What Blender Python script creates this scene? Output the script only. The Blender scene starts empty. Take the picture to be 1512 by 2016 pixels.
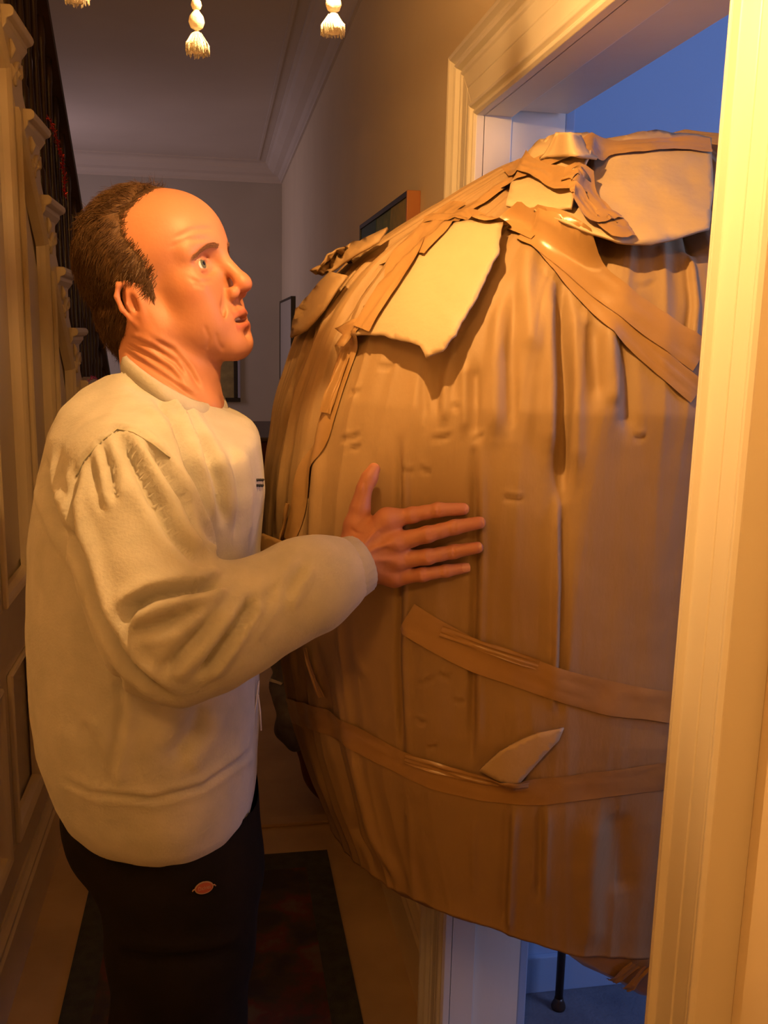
import bpy, bmesh, math, random
import numpy as np
from mathutils import Vector, Matrix, noise
from mathutils.bvhtree import BVHTree
from mathutils import geometry
random.seed(4)
RNG = np.random.default_rng(4)
SC = bpy.context.scene
COL = SC.collection
EYE = 1.64                      # camera height: geometry below is laid out from the eye, then lifted onto a floor at z = 0

# ------------------------------------------------------------------ camera
FPX = 1840.0
ROT = Matrix(((0.98497481, 0.01118615, -0.17233541),
              (-0.17134085, 0.18815958, -0.96707719),
              (0.02160869, 0.98207476, 0.18724909)))
cd = bpy.data.cameras.new('camera'); cam = bpy.data.objects.new('camera', cd); COL.objects.link(cam)
cd.sensor_fit = 'VERTICAL'; cd.sensor_height = 36.0; cd.lens = 36.0 * FPX / 2016
cd.clip_start = 0.02
cam.matrix_world = ROT.to_4x4(); cam.location = (0, 0, 0)
SC.camera = cam
def ray(px, py):
    return (ROT @ Vector((px - 756, -(py - 1008), -FPX))).normalized()
def at(px, py, Y):
    r = ray(px, py); return r * (Y / r.y)
def atX(px, py, X):
    r = ray(px, py); return r * (X / r.x)

# ------------------------------------------------------------------ world, exposure, lights
w = bpy.data.worlds.new('world'); SC.world = w; w.use_nodes = True
w.node_tree.nodes['Background'].inputs[0].default_value = (0.30, 0.42, 0.85, 1)
w.node_tree.nodes['Background'].inputs[1].default_value = 0.12
SC.view_settings.view_transform = 'Standard'; SC.view_settings.look = 'None'
SC.view_settings.gamma = 1; SC.view_settings.use_curve_mapping = False
SC.view_settings.exposure = 0.0
def area(name, loc, target, sx, sy, power, color):
    l = bpy.data.lights.new(name, 'AREA'); l.shape = 'RECTANGLE'; l.size = sx; l.size_y = sy; l.energy = power; l.color = color
    o = bpy.data.objects.new(name, l); COL.objects.link(o); o.location = loc
    o.rotation_euler = (Vector(target) - Vector(loc)).to_track_quat('-Z', 'Y').to_euler(); return o
BULB = 12800.0                    # emission of the pendant's bulb, the hall's main light
LAMP = Vector((0.11, 0.86, 0.43))
area('room_window_light', (2.6, 0.2, 0.35), (1.3, 2.0, 0.1), 0.9, 1.3, 30, (0.36, 0.50, 1.0))
area('far_fill_light', (-1.75, 6.3, 0.2), (0.3, 6.6, 0.2), 0.9, 1.2, 8.0, (0.95, 0.66, 0.70))  # unseen fill added to lift the far hall and ceiling
area('hall_fill_light', (-0.42, -0.75, 0.95), (0.35, 0.9, -0.5), 0.25, 0.25, 9.0, (1.0, 0.47, 0.12))  # fill lamp added behind the camera to brighten wall, stairs and floor

# ------------------------------------------------------------------ materials
def mat(name, col, rough=0.6, bump=0.0, bscale=40, col2=None, cscale=4, detail=4, metal=0, emit=None, estr=1, coat=0, sss=0, stretch=(1, 1, 1), attr=None, sheen=0):
    m = bpy.data.materials.new(name); m.use_nodes = True
    nt = m.node_tree; b = nt.nodes['Principled BSDF']
    b.inputs['Base Color'].default_value = (*col, 1); b.inputs['Roughness'].default_value = rough; b.inputs['Metallic'].default_value = metal
    if coat: b.inputs['Coat Weight'].default_value = coat; b.inputs['Coat Roughness'].default_value = 0.25
    if sheen: b.inputs['Sheen Weight'].default_value = sheen
    if sss:
        b.inputs['Subsurface Weight'].default_value = sss; b.inputs['Subsurface Scale'].default_value = 0.01
        b.inputs['Subsurface Radius'].default_value = (1.0, 0.3, 0.15)
    if emit: b.inputs['Emission Color'].default_value = (*emit, 1); b.inputs['Emission Strength'].default_value = estr
    tc = nt.nodes.new('ShaderNodeTexCoord'); mp = nt.nodes.new('ShaderNodeMapping'); mp.inputs['Scale'].default_value = stretch
    nt.links.new(tc.outputs['Object'], mp.inputs['Vector'])
    if col2 is not None:
        n = nt.nodes.new('ShaderNodeTexNoise'); n.inputs['Scale'].default_value = cscale; n.inputs['Detail'].default_value = detail
        r = nt.nodes.new('ShaderNodeValToRGB'); r.color_ramp.elements[0].position = 0.35; r.color_ramp.elements[1].position = 0.68
        r.color_ramp.elements[0].color = (*col, 1); r.color_ramp.elements[1].color = (*col2, 1)
        nt.links.new(mp.outputs[0], n.inputs['Vector']); nt.links.new(n.outputs['Fac'], r.inputs['Fac'])
        out = r.outputs['Color']
        if attr:
            a = nt.nodes.new('ShaderNodeVertexColor'); a.layer_name = attr
            mx = nt.nodes.new('ShaderNodeMix'); mx.data_type = 'RGBA'; mx.blend_type = 'MULTIPLY'; mx.inputs[0].default_value = 1
            nt.links.new(out, mx.inputs[6]); nt.links.new(a.outputs['Color'], mx.inputs[7]); out = mx.outputs[2]
        nt.links.new(out, b.inputs['Base Color'])
    if bump:
        n2 = nt.nodes.new('ShaderNodeTexNoise'); n2.inputs['Scale'].default_value = bscale; n2.inputs['Detail'].default_value = 5
        bp = nt.nodes.new('ShaderNodeBump'); bp.inputs['Strength'].default_value = bump; bp.inputs['Distance'].default_value = 0.01
        nt.links.new(mp.outputs[0], n2.inputs['Vector']); nt.links.new(n2.outputs['Fac'], bp.inputs['Height']); nt.links.new(bp.outputs[0], b.inputs['Normal'])
    return m
M = dict(
    paint=mat('cream_gloss_paint', (.82, .77, .66), .40, .05, 60, (.77, .71, .59), 5, stretch=(1, 1, .25)),
    oldpaint=mat('yellowed_gloss_paint', (.80, .66, .43), .35, .06, 50, (.72, .58, .37), 4, stretch=(1, 1, .3)),
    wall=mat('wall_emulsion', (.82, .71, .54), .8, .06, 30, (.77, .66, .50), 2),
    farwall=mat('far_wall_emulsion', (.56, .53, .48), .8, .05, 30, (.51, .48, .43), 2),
    bluewall=mat('blue_emulsion', (.36, .46, .64), .85, .05, 30, (.34, .44, .62), 2),
    ceil=mat('ceiling_emulsion', (.74, .68, .62), .85, .05, 25, (.68, .62, .56), 1.5),
    floor=mat('floor_paint', (.52, .36, .19), .6, .1, 30, (.42, .285, .145), 5),
    roomfloor=mat('grey_carpet', (.16, .17, .21), .95, .3, 120, (.12, .13, .17), 14),
    darkwood=mat('dark_stained_wood', (.050, .026, .014), .35, .05, 40, (.03, .016, .009), 9, stretch=(1, 1, .1)),
    card=mat('brown_cardboard', (.335, .215, .10), .62, .10, 90, (.285, .18, .08), 6, 6, stretch=(1, 1, .35)),
    card2=mat('pale_cardboard', (.47, .345, .20), .58, .08, 90, (.41, .295, .165), 7, 6),
    tape=mat('brown_parcel_tape', (.37, .215, .085), .30, .06, 60, (.30, .17, .06), 9, coat=.25),
    edge=mat('torn_card_edge', (.30, .20, .11), .9),
    skin=mat('skin', (.46, .195, .105), .50, .05, 220, (.51, .225, .125), 16, 6, sss=.06, attr='tint'),
    hair=mat('brown_hair', (.105, .058, .028), .6, .25, 140, (.07, .038, .018), 60, stretch=(1, 1, .4)),
    hairlight=mat('greying_hair', (.30, .22, .14), .55),
    sweat=mat('pale_grey_fleece', (.47, .455, .425), .93, .12, 300, (.40, .39, .36), 26, 6, sheen=.15),
    rib=mat('ribbed_grey_knit', (.42, .405, .375), .93, .12, 300, (.38, .365, .335), 40, 6),
    seam=mat('seam_thread', (.40, .39, .33), .9),
    black=mat('black_twill', (.006, .005, .004), .9, .06, 300, (.009, .007, .006), 20),
    blackleather=mat('black_leather', (.012, .010, .009), .45, .05, 90),
    eye=mat('eye_white', (.62, .56, .50), .15), iris=mat('grey_green_iris', (.10, .12, .10), .1), pupil=mat('pupil', (.005, .005, .005), .1),
    teeth=mat('teeth', (.60, .52, .40), .3), mouthin=mat('mouth_inside', (.10, .02, .012), .5),
    brow=mat('brow_hair', (.27, .13, .055), .7),
    cotton=mat('white_cotton', (.86, .83, .74), .9, .2, 200, (.80, .76, .66), 40, sheen=.2),
    bulb=mat('glowing_bulb', (1, .9, .7), .3, emit=(1, .53, .17), estr=BULB),
    brass=mat('aged_brass', (.45, .30, .12), .35, metal=1),
    orange=mat('orange_stained_pine', (.52, .20, .05), .5, .05, 60, (.44, .16, .04), 10, stretch=(1, 1, .2)),
    dark=mat('near_black_frame', (.020, .014, .010), .5),
    foil=mat('red_foil', (.60, .05, .02), .22, metal=.7),
    pink=mat('pink_foil', (.7, .08, .30), .3, metal=.4),
    canvas_teal=mat('teal_paint', (.02, .07, .075), .6, .1, 80), canvas_green=mat('green_paint', (.10, .16, .02), .6, .1, 80, (.16, .20, .03), 30),
    canvas_yellow=mat('yellow_green_paint', (.34, .27, .03), .6, .1, 80, (.22, .22, .03), 30), canvas_cream=mat('cream_paint', (.50, .42, .22), .6, .1, 80),
    redbrown=mat('dark_red_leather', (.10, .030, .018), .5, .1, 60), greycloth=mat('dark_grey_cloth', (.09, .09, .11), .8, .1, 90, (.18, .18, .21), 12),
    whitecord=mat('white_cord', (.7, .66, .58), .8), silver=mat('pale_reflective_band', (.55, .52, .50), .35),
    mirror=mat('pale_gilt_frame', (.35, .36, .48), .3), yellowmat=mat('faded_yellow_print', (.42, .33, .13), .7, 0, 10, (.30, .24, .10), 20),
    patchred=mat('rust_red_embroidery', (.24, .045, .02), .8), patchcream=mat('cream_embroidery', (.28, .17, .10), .8), navy=mat('dark_print', (.012, .014, .016), .8),
)
for k_ in ('black', 'greycloth', 'hair', 'redbrown'): M[k_].node_tree.nodes['Principled BSDF'].inputs['Specular IOR Level'].default_value = .12
# rug material: bordered runner with rust and indigo motif
def rug_mat():
    m = bpy.data.materials.new('woven_runner'); m.use_nodes = True; nt = m.node_tree; b = nt.nodes['Principled BSDF']; b.inputs['Roughness'].default_value = .95
    tc = nt.nodes.new('ShaderNodeTexCoord')
    n = nt.nodes.new('ShaderNodeTexNoise'); n.inputs['Scale'].default_value = 9; n.inputs['Detail'].default_value = 6
    r = nt.nodes.new('ShaderNodeValToRGB'); e = r.color_ramp.elements
    e[0].position = .36; e[0].color = (.028, .026, .030, 1); e[1].position = .66; e[1].color = (.10, .075, .045, 1)
    x = r.color_ramp.elements.new(.46); x.color = (.050, .038, .022, 1); x = r.color_ramp.elements.new(.56); x.color = (.10, .030, .018, 1)
    nt.links.new(tc.outputs['Object'], n.inputs['Vector']); nt.links.new(n.outputs['Fac'], r.inputs['Fac']); nt.links.new(r.outputs['Color'], b.inputs['Base Color'])
    n2 = nt.nodes.new('ShaderNodeTexNoise'); n2.inputs['Scale'].default_value = 300; bp = nt.nodes.new('ShaderNodeBump'); bp.inputs['Strength'].default_value = .4
    nt.links.new(tc.outputs['Object'], n2.inputs['Vector']); nt.links.new(n2.outputs['Fac'], bp.inputs['Height']); nt.links.new(bp.outputs[0], b.inputs['Normal'])
    return m
M['rug'] = rug_mat(); M['rugborder'] = mat('rug_border', (.048, .056, .040), .95, .4, 260, (.030, .034, .030), 30)

# ------------------------------------------------------------------ helpers
def link(name, me, m, parent=None, smooth=False):
    o = bpy.data.objects.new(name, me); COL.objects.link(o)
    if m is not None:
        for x in (m if isinstance(m, (list, tuple)) else [m]): me.materials.append(x)
    if smooth: me.polygons.foreach_set('use_smooth', [True] * len(me.polygons))
    if parent: o.parent = parent; o.matrix_parent_inverse = Matrix.Translation(-parent.location) if parent.type == 'EMPTY' else Matrix()
    return o
def obj(name, bm, m, parent=None, smooth=False):
    bmesh.ops.recalc_face_normals(bm, faces=bm.faces)
    me = bpy.data.meshes.new(name); bm.to_mesh(me); bm.free(); return link(name, me, m, parent, smooth)
def pyobj(name, V, F, m, parent=None, smooth=True):
    me = bpy.data.meshes.new(name); me.from_pydata([tuple(v) for v in V], [], [tuple(f) for f in F]); me.update(); return link(name, me, m, parent, smooth)
def thing(name, label, cat, loc=(0, 0, 0), group=None):
    o = bpy.data.objects.new(name, None); COL.objects.link(o); o.location = loc; o.empty_display_size = .05
    return tag(o, label, cat, group)
def tag(o, label, cat, group=None):
    o['label'] = label; o['category'] = cat
    if group: o['group'] = group
    return o
def struct(o): o['kind'] = 'structure'; return o
def bx(bm, x0, x1, y0, y1, z0, z1, bev=0):
    vs = [bm.verts.new((x, y, z)) for x in (x0, x1) for y in (y0, y1) for z in (z0, z1)]
    fs = [(0, 1, 3, 2), (4, 6, 7, 5), (0, 4, 5, 1), (2, 3, 7, 6), (0, 2, 6, 4), (1, 5, 7, 3)]
    faces = [bm.faces.new([vs[i] for i in f]) for f in fs]
    if bev:
        bmesh.ops.recalc_face_normals(bm, faces=faces)
        es = list({e for f in faces for e in f.edges}); bmesh.ops.bevel(bm, geom=es, offset=bev, segments=2, affect='EDGES', profile=.6)
    return vs
def box(name, x0, x1, y0, y1, z0, z1, m, parent=None, bev=.003):
    bm = bmesh.new(); bx(bm, x0, x1, y0, y1, z0, z1, bev); return obj(name, bm, m, parent)
def extrude_path(prof, path, nrm_a, nrm_b, closed=False):
    """profile points (u, v) swept along path points; at each path point u goes along nrm_a[i], v along nrm_b[i]"""
    V = []; F = []; n = len(prof)
    for p, a, b in zip(path, nrm_a, nrm_b):
        for u, v in prof: V.append(Vector(p) + Vector(a) * u + Vector(b) * v)
    for i in range(len(path) - 1):
        for j in range(n):
            k = (j + 1) % n
            F.append((i * n + j, i * n + k, (i + 1) * n + k, (i + 1) * n + j))
    F.append(tuple(range(n - 1, -1, -1))); F.append(tuple((len(path) - 1) * n + j for j in range(n)))
    return V, F
def tube(bm, pts, rad, seg=8, cap=True):
    pts = [Vector(p) for p in pts]; rr = rad if isinstance(rad, (list, tuple)) else [rad] * len(pts)
    t0 = (pts[1] - pts[0]).normalized(); up = Vector((0, 0, 1)) if abs(t0.z) < .9 else Vector((1, 0, 0)); rings = []
    for i, p in enumerate(pts):
        t = (pts[min(i + 1, len(pts) - 1)] - pts[max(i - 1, 0)]).normalized()
        a = t.cross(up).normalized(); b = a.cross(t).normalized(); up = b
        rings.append([bm.verts.new(p + (a * math.cos(q) + b * math.sin(q)) * rr[i]) for q in [2 * math.pi * k / seg for k in range(seg)]])
    for r0, r1 in zip(rings, rings[1:]):
        for k in range(seg): bm.faces.new((r0[k], r0[(k + 1) % seg], r1[(k + 1) % seg], r1[k]))
    if cap: bm.faces.new(rings[0][::-1]); bm.faces.new(rings[-1])
def lathe(bm, c, prof, seg=20):
    c = Vector(c); rings = [[bm.verts.new(c + Vector((r * math.cos(2 * math.pi * k / seg), r * math.sin(2 * math.pi * k / seg), z))) for k in range(seg)] for r, z in prof]
    for r0, r1 in zip(rings, rings[1:]):
        for k in range(seg): bm.faces.new((r0[k], r0[(k + 1) % seg], r1[(k + 1) % seg], r1[k]))
    bm.faces.new(rings[0][::-1]); bm.faces.new(rings[-1])

# ---- signed distance sculpting on a grid, meshed by surface nets
class Grid:
    def __init__(s, lo, hi, h):
        s.lo = np.array(lo, float); s.h = h; n = np.ceil((np.array(hi) - s.lo) / h).astype(int) + 1
        s.ax = [s.lo[i] + h * np.arange(n[i]) for i in range(3)]; s.F = np.full(n, 1.0, np.float32)
    def win(s, lo, hi):
        i0 = [max(0, int(np.searchsorted(s.ax[k], lo[k]))) for k in range(3)]; i1 = [int(np.searchsorted(s.ax[k], hi[k])) for k in range(3)]
        sl = tuple(slice(a, b) for a, b in zip(i0, i1))
        X = s.ax[0][sl[0]].astype(np.float32)[:, None, None]; Y = s.ax[1][sl[1]].astype(np.float32)[None, :, None]; Z = s.ax[2][sl[2]].astype(np.float32)[None, None, :]
        return sl, X, Y, Z
    def op(s, fn, lo, hi, k=0.0, sub=False):
        pad = max(k, 2 * s.h) + s.h; lo = np.array(lo) - pad; hi = np.array(hi) + pad
        sl, X, Y, Z = s.win(lo, hi)
        if 0 in s.F[sl].shape: return
        d = fn(X, Y, Z); A = s.F[sl]
        if sub: A = -A
        if k > 0:
            hh = np.clip(.5 + .5 * (A - d) / k, 0, 1); R = A * (1 - hh) + d * hh - k * hh * (1 - hh)
        else: R = np.minimum(A, d)
        s.F[sl] = -R if sub else R
    def cap(s, a, b, ra, rb, k=0., sub=False):
        a = np.array(a, float); b = np.array(b, float); ab = b - a; L2 = max(float(ab @ ab), 1e-12)
        def fn(X, Y, Z):
            t = np.clip(((X - a[0]) * ab[0] + (Y - a[1]) * ab[1] + (Z - a[2]) * ab[2]) / L2, 0, 1)
            return np.sqrt((X - a[0] - t * ab[0])**2 + (Y - a[1] - t * ab[1])**2 + (Z - a[2] - t * ab[2])**2) - (ra + (rb - ra) * t)
        r = max(ra, rb); s.op(fn, np.minimum(a, b) - r, np.maximum(a, b) + r, k, sub)
    def chain(s, pts, rad, k=0., sub=False):
        for i in range(len(pts) - 1): s.cap(pts[i], pts[i + 1], rad[i], rad[i + 1], k, sub)
    def ell(s, c, r, k=0., sub=False, rot=None):
        c = np.array(c, float); r = np.array(r, float); R = np.eye(3) if rot is None else np.array(rot)
        def fn(X, Y, Z):
            x, y, z = X - c[0], Y - c[1], Z - c[2]
            if rot is not None: x, y, z = R[0, 0] * x + R[1, 0] * y + R[2, 0] * z, R[0, 1] * x + R[1, 1] * y + R[2, 1] * z, R[0, 2] * x + R[1, 2] * y + R[2, 2] * z
            k0 = np.sqrt((x / r[0])**2 + (y / r[1])**2 + (z / r[2])**2); k1 = np.sqrt((x / r[0]**2)**2 + (y / r[1]**2)**2 + (z / r[2]**2)**2) + 1e-9
            return k0 * (k0 - 1) / k1
        m = r if rot is None else np.full(3, r.max()); s.op(fn, c - m, c + m, k, sub)
    def mesh(s):
        F = s.F; I = F < 0; n = np.array(F.shape) - 1
        acc = np.zeros((*n, 3), np.float32); cnt = np.zeros(n, np.float32)
        for ax in range(3):
            o1, o2 = [a for a in range(3) if a != ax]
            for u in (0, 1):
                for v in (0, 1):
                    sa = [slice(0, n[0]), slice(0, n[1]), slice(0, n[2])]
                    sa[o1] = slice(u, n[o1] + u); sa[o2] = slice(v, n[o2] + v); sb = list(sa); sb[ax] = slice(1, n[ax] + 1)
                    sa, sb = tuple(sa), tuple(sb)
                    m = I[sa] != I[sb]; idx = np.nonzero(m); fa = F[sa][idx]; fb = F[sb][idx]; t = fa / (fa - fb)
                    add = np.zeros((len(t), 3), np.float32); add[:, ax] = t; add[:, o1] = u; add[:, o2] = v
                    acc[idx] += add; cnt[idx] += 1
        act = np.nonzero(cnt > 0); vid = np.full(n, -1, np.int64); vid[act] = np.arange(len(act[0]))
        V = (np.stack(act, 1) + acc[act] / cnt[act][:, None]) * s.h + s.lo
        Q = []
        for ax in range(3):
            o1, o2 = (ax + 1) % 3, (ax + 2) % 3
            sa = [slice(1, n[0]), slice(1, n[1]), slice(1, n[2])]; sa[ax] = slice(0, n[ax]); sb = list(sa); sb[ax] = slice(1, n[ax] + 1)
            A = I[tuple(sa)]; B = I[tuple(sb)]; idx = np.nonzero(A != B); base = [i.copy() for i in idx]
            for q in (o1, o2): base[q] = base[q] + 1
            def g(d1, d2):
                c = [b.copy() for b in base]; c[o1] += d1; c[o2] += d2; return vid[tuple(c)]
            q = np.stack([g(-1, -1), g(0, -1), g(0, 0), g(-1, 0)], 1); fl = B[idx]; q[fl] = q[fl][:, ::-1]; Q.append(q)
        return V, np.concatenate(Q)
def mesh_np(name, V, Q):
    me = bpy.data.meshes.new(name); me.vertices.add(len(V)); me.vertices.foreach_set('co', np.asarray(V, np.float32).ravel())
    k = Q.shape[1]; me.loops.add(len(Q) * k); me.loops.foreach_set('vertex_index', Q.astype(np.int32).ravel())
    me.polygons.add(len(Q)); me.polygons.foreach_set('loop_start', np.arange(0, len(Q) * k, k, dtype=np.int32)); me.update(calc_edges=True); me.validate(); return me
def relax(V, Q, it=1, lam=.5):
    for _ in range(it):
        S = np.zeros_like(V); c = np.zeros(len(V)); k = Q.shape[1]
        for i in range(k):
            a = Q[:, i]; b = Q[:, (i + 1) % k]
            np.add.at(S, a, V[b]); np.add.at(S, b, V[a]); np.add.at(c, a, 1); np.add.at(c, b, 1)
        V = V + lam * (S / np.maximum(c, 1)[:, None] - V)
    return V
def normals(V, Q):
    n = np.cross(V[Q[:, 2]] - V[Q[:, 0]], V[Q[:, 3]] - V[Q[:, 1]]); N = np.zeros_like(V)
    for i in range(4): np.add.at(N, Q[:, i], n)
    return N / (np.linalg.norm(N, axis=1)[:, None] + 1e-12)
def bvh(V, Q): return BVHTree.FromPolygons([tuple(v) for v in V], [tuple(q) for q in Q])
def hit(tree, px, py, fallback=1.2):
    loc, nrm, i, d = tree.ray_cast(Vector((0, 0, 0)), ray(px, py))
    return (loc, nrm) if loc is not None else (None, None)
def crease(V, N, P, wd, dp, side=0.0, taper=True):
    """displace along normals near a 3D polyline: dp < 0 groove, > 0 ridge; side adds a one-sided step"""
    P = np.array(P, float)
    if len(P) < 2: return V
    lo = P.min(0) - 3 * wd; hi = P.max(0) + 3 * wd; sel = np.nonzero(((V > lo) & (V < hi)).all(1))[0]
    if not len(sel): return V
    X = V[sel]; best = np.full(len(sel), 9.); tt = np.zeros(len(sel)); L = np.linalg.norm(np.diff(P, axis=0), axis=1); cum = np.concatenate([[0], np.cumsum(L)]) / L.sum()
    for i in range(len(P) - 1):
        ab = P[i + 1] - P[i]; t = np.clip((X - P[i]) @ ab / (ab @ ab + 1e-12), 0, 1); d = np.linalg.norm(X - P[i] - t[:, None] * ab, axis=1)
        m = d < best; best[m] = d[m]; tt[m] = cum[i] + t[m] * (cum[i + 1] - cum[i])
    w = np.exp(-(best / wd)**2)
    if taper: w = w * np.clip(np.minimum(tt, 1 - tt) * 6 + .25, 0, 1)
    V = V.copy(); V[sel] += N[sel] * (w * dp)[:, None]; return V
def project_line(tree, pts, n=5):
    out = []
    for (x0, y0), (x1, y1) in zip(pts, pts[1:]):
        for k in range(n):
            t = k / n; p, _ = hit(tree, x0 + (x1 - x0) * t, y0 + (y1 - y0) * t)
            if p is not None: out.append(p)
    p, _ = hit(tree, *pts[-1])
    if p is not None: out.append(p)
    return out

# ================================================================== THE SETTING
XW = 0.49; XL = -0.54; FZ = -EYE; CZ = 1.24; YF = 7.5
Y0, Y1, ZH = 0.872, 1.775, 0.400            # doorway: near jamb, far jamb, head
XT = XW + 0.16                              # room side of the wall
struct(box('floor', -2.2, XT, -2.2, 8.2, FZ - .08, FZ, M['floor'], bev=0))
struct(box('floor', XT, 4.0, -1.2, 2.3, FZ - .08, FZ, M['roomfloor'], bev=0))
bm = bmesh.new()                             # right wall with its doorway
bx(bm, XW, XT, -2.2, Y0 - .02, FZ, CZ + .1); bx(bm, XW, XT, Y1 + .02, YF, FZ, CZ + .1); bx(bm, XW, XT, Y0 - .02, Y1 + .02, ZH + .02, CZ + .1)
bmesh.ops.remove_doubles(bm, verts=bm.verts, dist=1e-5)
struct(obj('wall_right', bm, M['wall']))
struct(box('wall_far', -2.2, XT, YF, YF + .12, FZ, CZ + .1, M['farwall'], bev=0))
struct(box('wall_back', -2.2, XT, -2.3, -2.2, FZ, CZ + .1, M['wall'], bev=0))
struct(box('ceiling', -2.2, XT, -2.2, YF + .1, CZ, CZ + .1, M['ceil'], bev=0))
# stair side far left wall with an invented opening behind the far fill light
bm = bmesh.new()
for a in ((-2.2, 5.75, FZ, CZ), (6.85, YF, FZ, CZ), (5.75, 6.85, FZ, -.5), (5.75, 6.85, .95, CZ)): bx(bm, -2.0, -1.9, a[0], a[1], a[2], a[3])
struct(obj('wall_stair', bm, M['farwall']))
# blue room
struct(box('wall_blue', XT, 4.0, 2.02, 2.14, FZ, 1.3, M['bluewall'], bev=0))
struct(box('wall_room', 3.6, 3.72, -1.2, 2.02, FZ, 1.3, M['bluewall'], bev=0))
struct(box('wall_room', XT, 3.72, -1.3, -1.2, FZ, 1.3, M['bluewall'], bev=0))
struct(box('ceiling_room', XT, 3.72, -1.3, 2.1, 1.3, 1.38, M['ceil'], bev=0))
struct(box('baseboard_room', XT + .1, 3.6, 2.004, 2.02, FZ, FZ + .10, M['bluewall'], bev=.003))

# cornice: stepped moulding run round hall ceiling
cp = [(0, 0), (.13, 0), (.13, -.012), (.115, -.020), (.105, -.045), (.070, -.075), (.035, -.090), (.022, -.110), (.012, -.118), (.012, -.135), (0, -.135)]
V, F = extrude_path(cp, [(XW, -2.2, CZ), (XW, YF, CZ)], [(-1, 0, 0), (-1, -1, 0)], [(0, 0, 1)] * 2); struct(pyobj('trim_cornice_right', V, F, M['ceil'], smooth=False))
V, F = extrude_path(cp, [(XW, YF, CZ), (-2.0, YF, CZ)], [(-1, -1, 0), (0, -1, 0)], [(0, 0, 1)] * 2); struct(pyobj('trim_cornice_far', V, F, M['ceil'], smooth=False))
# a further inner ceiling line seen beyond the cornice
V, F = extrude_path([(0, 0), (.02, 0), (.02, -.008), (0, -.008)], [(XW - .18, -2.2, CZ), (XW - .18, YF - .18, CZ), (-2.0, YF - .18, CZ)], [(-1, 0, 0), (-.7, -.7, 0), (0, -1, 0)], [(0, 0, 1)] * 3); struct(pyobj('trim_ceiling_bead', V, F, M['ceil'], smooth=False))
# skirting
bp = [(0, 0), (.022, 0), (.022, .15), (.016, .16), (.018, .175), (.010, .19), (.006, .20), (0, .20)]
V, F = extrude_path(bp, [(XW, Y1 + .165, FZ), (XW, YF, FZ)], [(-1, 0, 0)] * 2, [(0, 0, 1)] * 2); struct(pyobj('baseboard_right', V, F, M['oldpaint'], smooth=False))
V, F = extrude_path(bp, [(XW, -2.2, FZ), (XW, Y0 - .15, FZ)], [(-1, 0, 0)] * 2, [(0, 0, 1)] * 2); struct(pyobj('baseboard_near', V, F, M['paint'], smooth=False))
V, F = extrude_path(bp, [(XW, YF, FZ), (-2.0, YF, FZ)], [(0, -1, 0)] * 2, [(0, 0, 1)] * 2); struct(pyobj('baseboard_far', V, F, M['oldpaint'], smooth=False))

# architrave: profile u = away from the opening, v = out of the wall; far leg, head, near leg with mitres
AW = .135
ap = [(0, 0), (0, .016), (.004, .022), (.008, .022), (.010, .018), (.012, .0185), (.016, .026), (.021, .028), (.024, .024), (.026, .0215),
      (.028, .021), (.058, .021), (.0595, .0185), (.061, .021), (.088, .022), (.092, .026), (.096, .0265), (.098, .023), (.101, .024), (.106, .033), (.111, .036), (.114, .033), (.117, .035), (.124, .042), (.130, .044), (AW, .040), (AW, 0)]
def arch(name, p0, p1, u0, u1, m=None):
    V, F = extrude_path(ap, [p0, p1], [u0, u1], [(-1, 0, 0)] * 2); return V, F
door = struct(bpy.data.objects.new('door_1', None)); COL.objects.link(door); door.location = (XW, (Y0 + Y1) / 2, FZ)
for nm, a in (('far_architrave', ((XW, Y1, FZ), (XW, Y1, ZH), (0, 1, 0), (0, 1, 1))), ('head_architrave', ((XW, Y1, ZH), (XW, Y0, ZH), (0, 1, 1), (0, -1, 1))), ('near_architrave', ((XW, Y0, ZH), (XW, Y0, FZ), (0, -1, 1), (0, -1, 0)))):
    V, F = extrude_path(ap, [a[0], a[1]], [a[2], a[3]], [(-1, 0, 0)] * 2); o = pyobj('architrave', V, F, M['paint'], door, smooth=False)
    bv = o.modifiers.new('b', 'BEVEL'); bv.width = .0008; bv.segments = 1; bv.limit_method = 'ANGLE'; bv.angle_limit = math.radians(30)
XS = XW + .052                               # door stop step
for nm, y0, y1 in (('jamb', Y1, Y1 + .03), ('jamb', Y0 - .03, Y0)): box('jamb', XW - .004, XS, y0, y1, FZ, ZH + .03, M['paint'], door, .002)
for y0, y1 in ((Y1 + .012, Y1 + .04), (Y0 - .04, Y0 - .012)): box('jamb_rebate', XS, XT, y0, y1, FZ, ZH + .03, M['paint'], door, .001)
box('head_lining', XW - .004, XS, Y0, Y1, ZH, ZH + .03, M['paint'], door, .002); box('head_rebate', XS, XT, Y0, Y1, ZH + .012, ZH + .04, M['paint'], door, .001)
box('inner_architrave', XT, XT + .02, Y1 + .012, Y1 + .10, FZ, ZH + .11, M['bluewall'], door, .003)
box('hinge', XT - .034, XT - .004, Y1 + .009, Y1 + .013, ZH - .17, ZH - .09, M['brass'], door, .0005)

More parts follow.
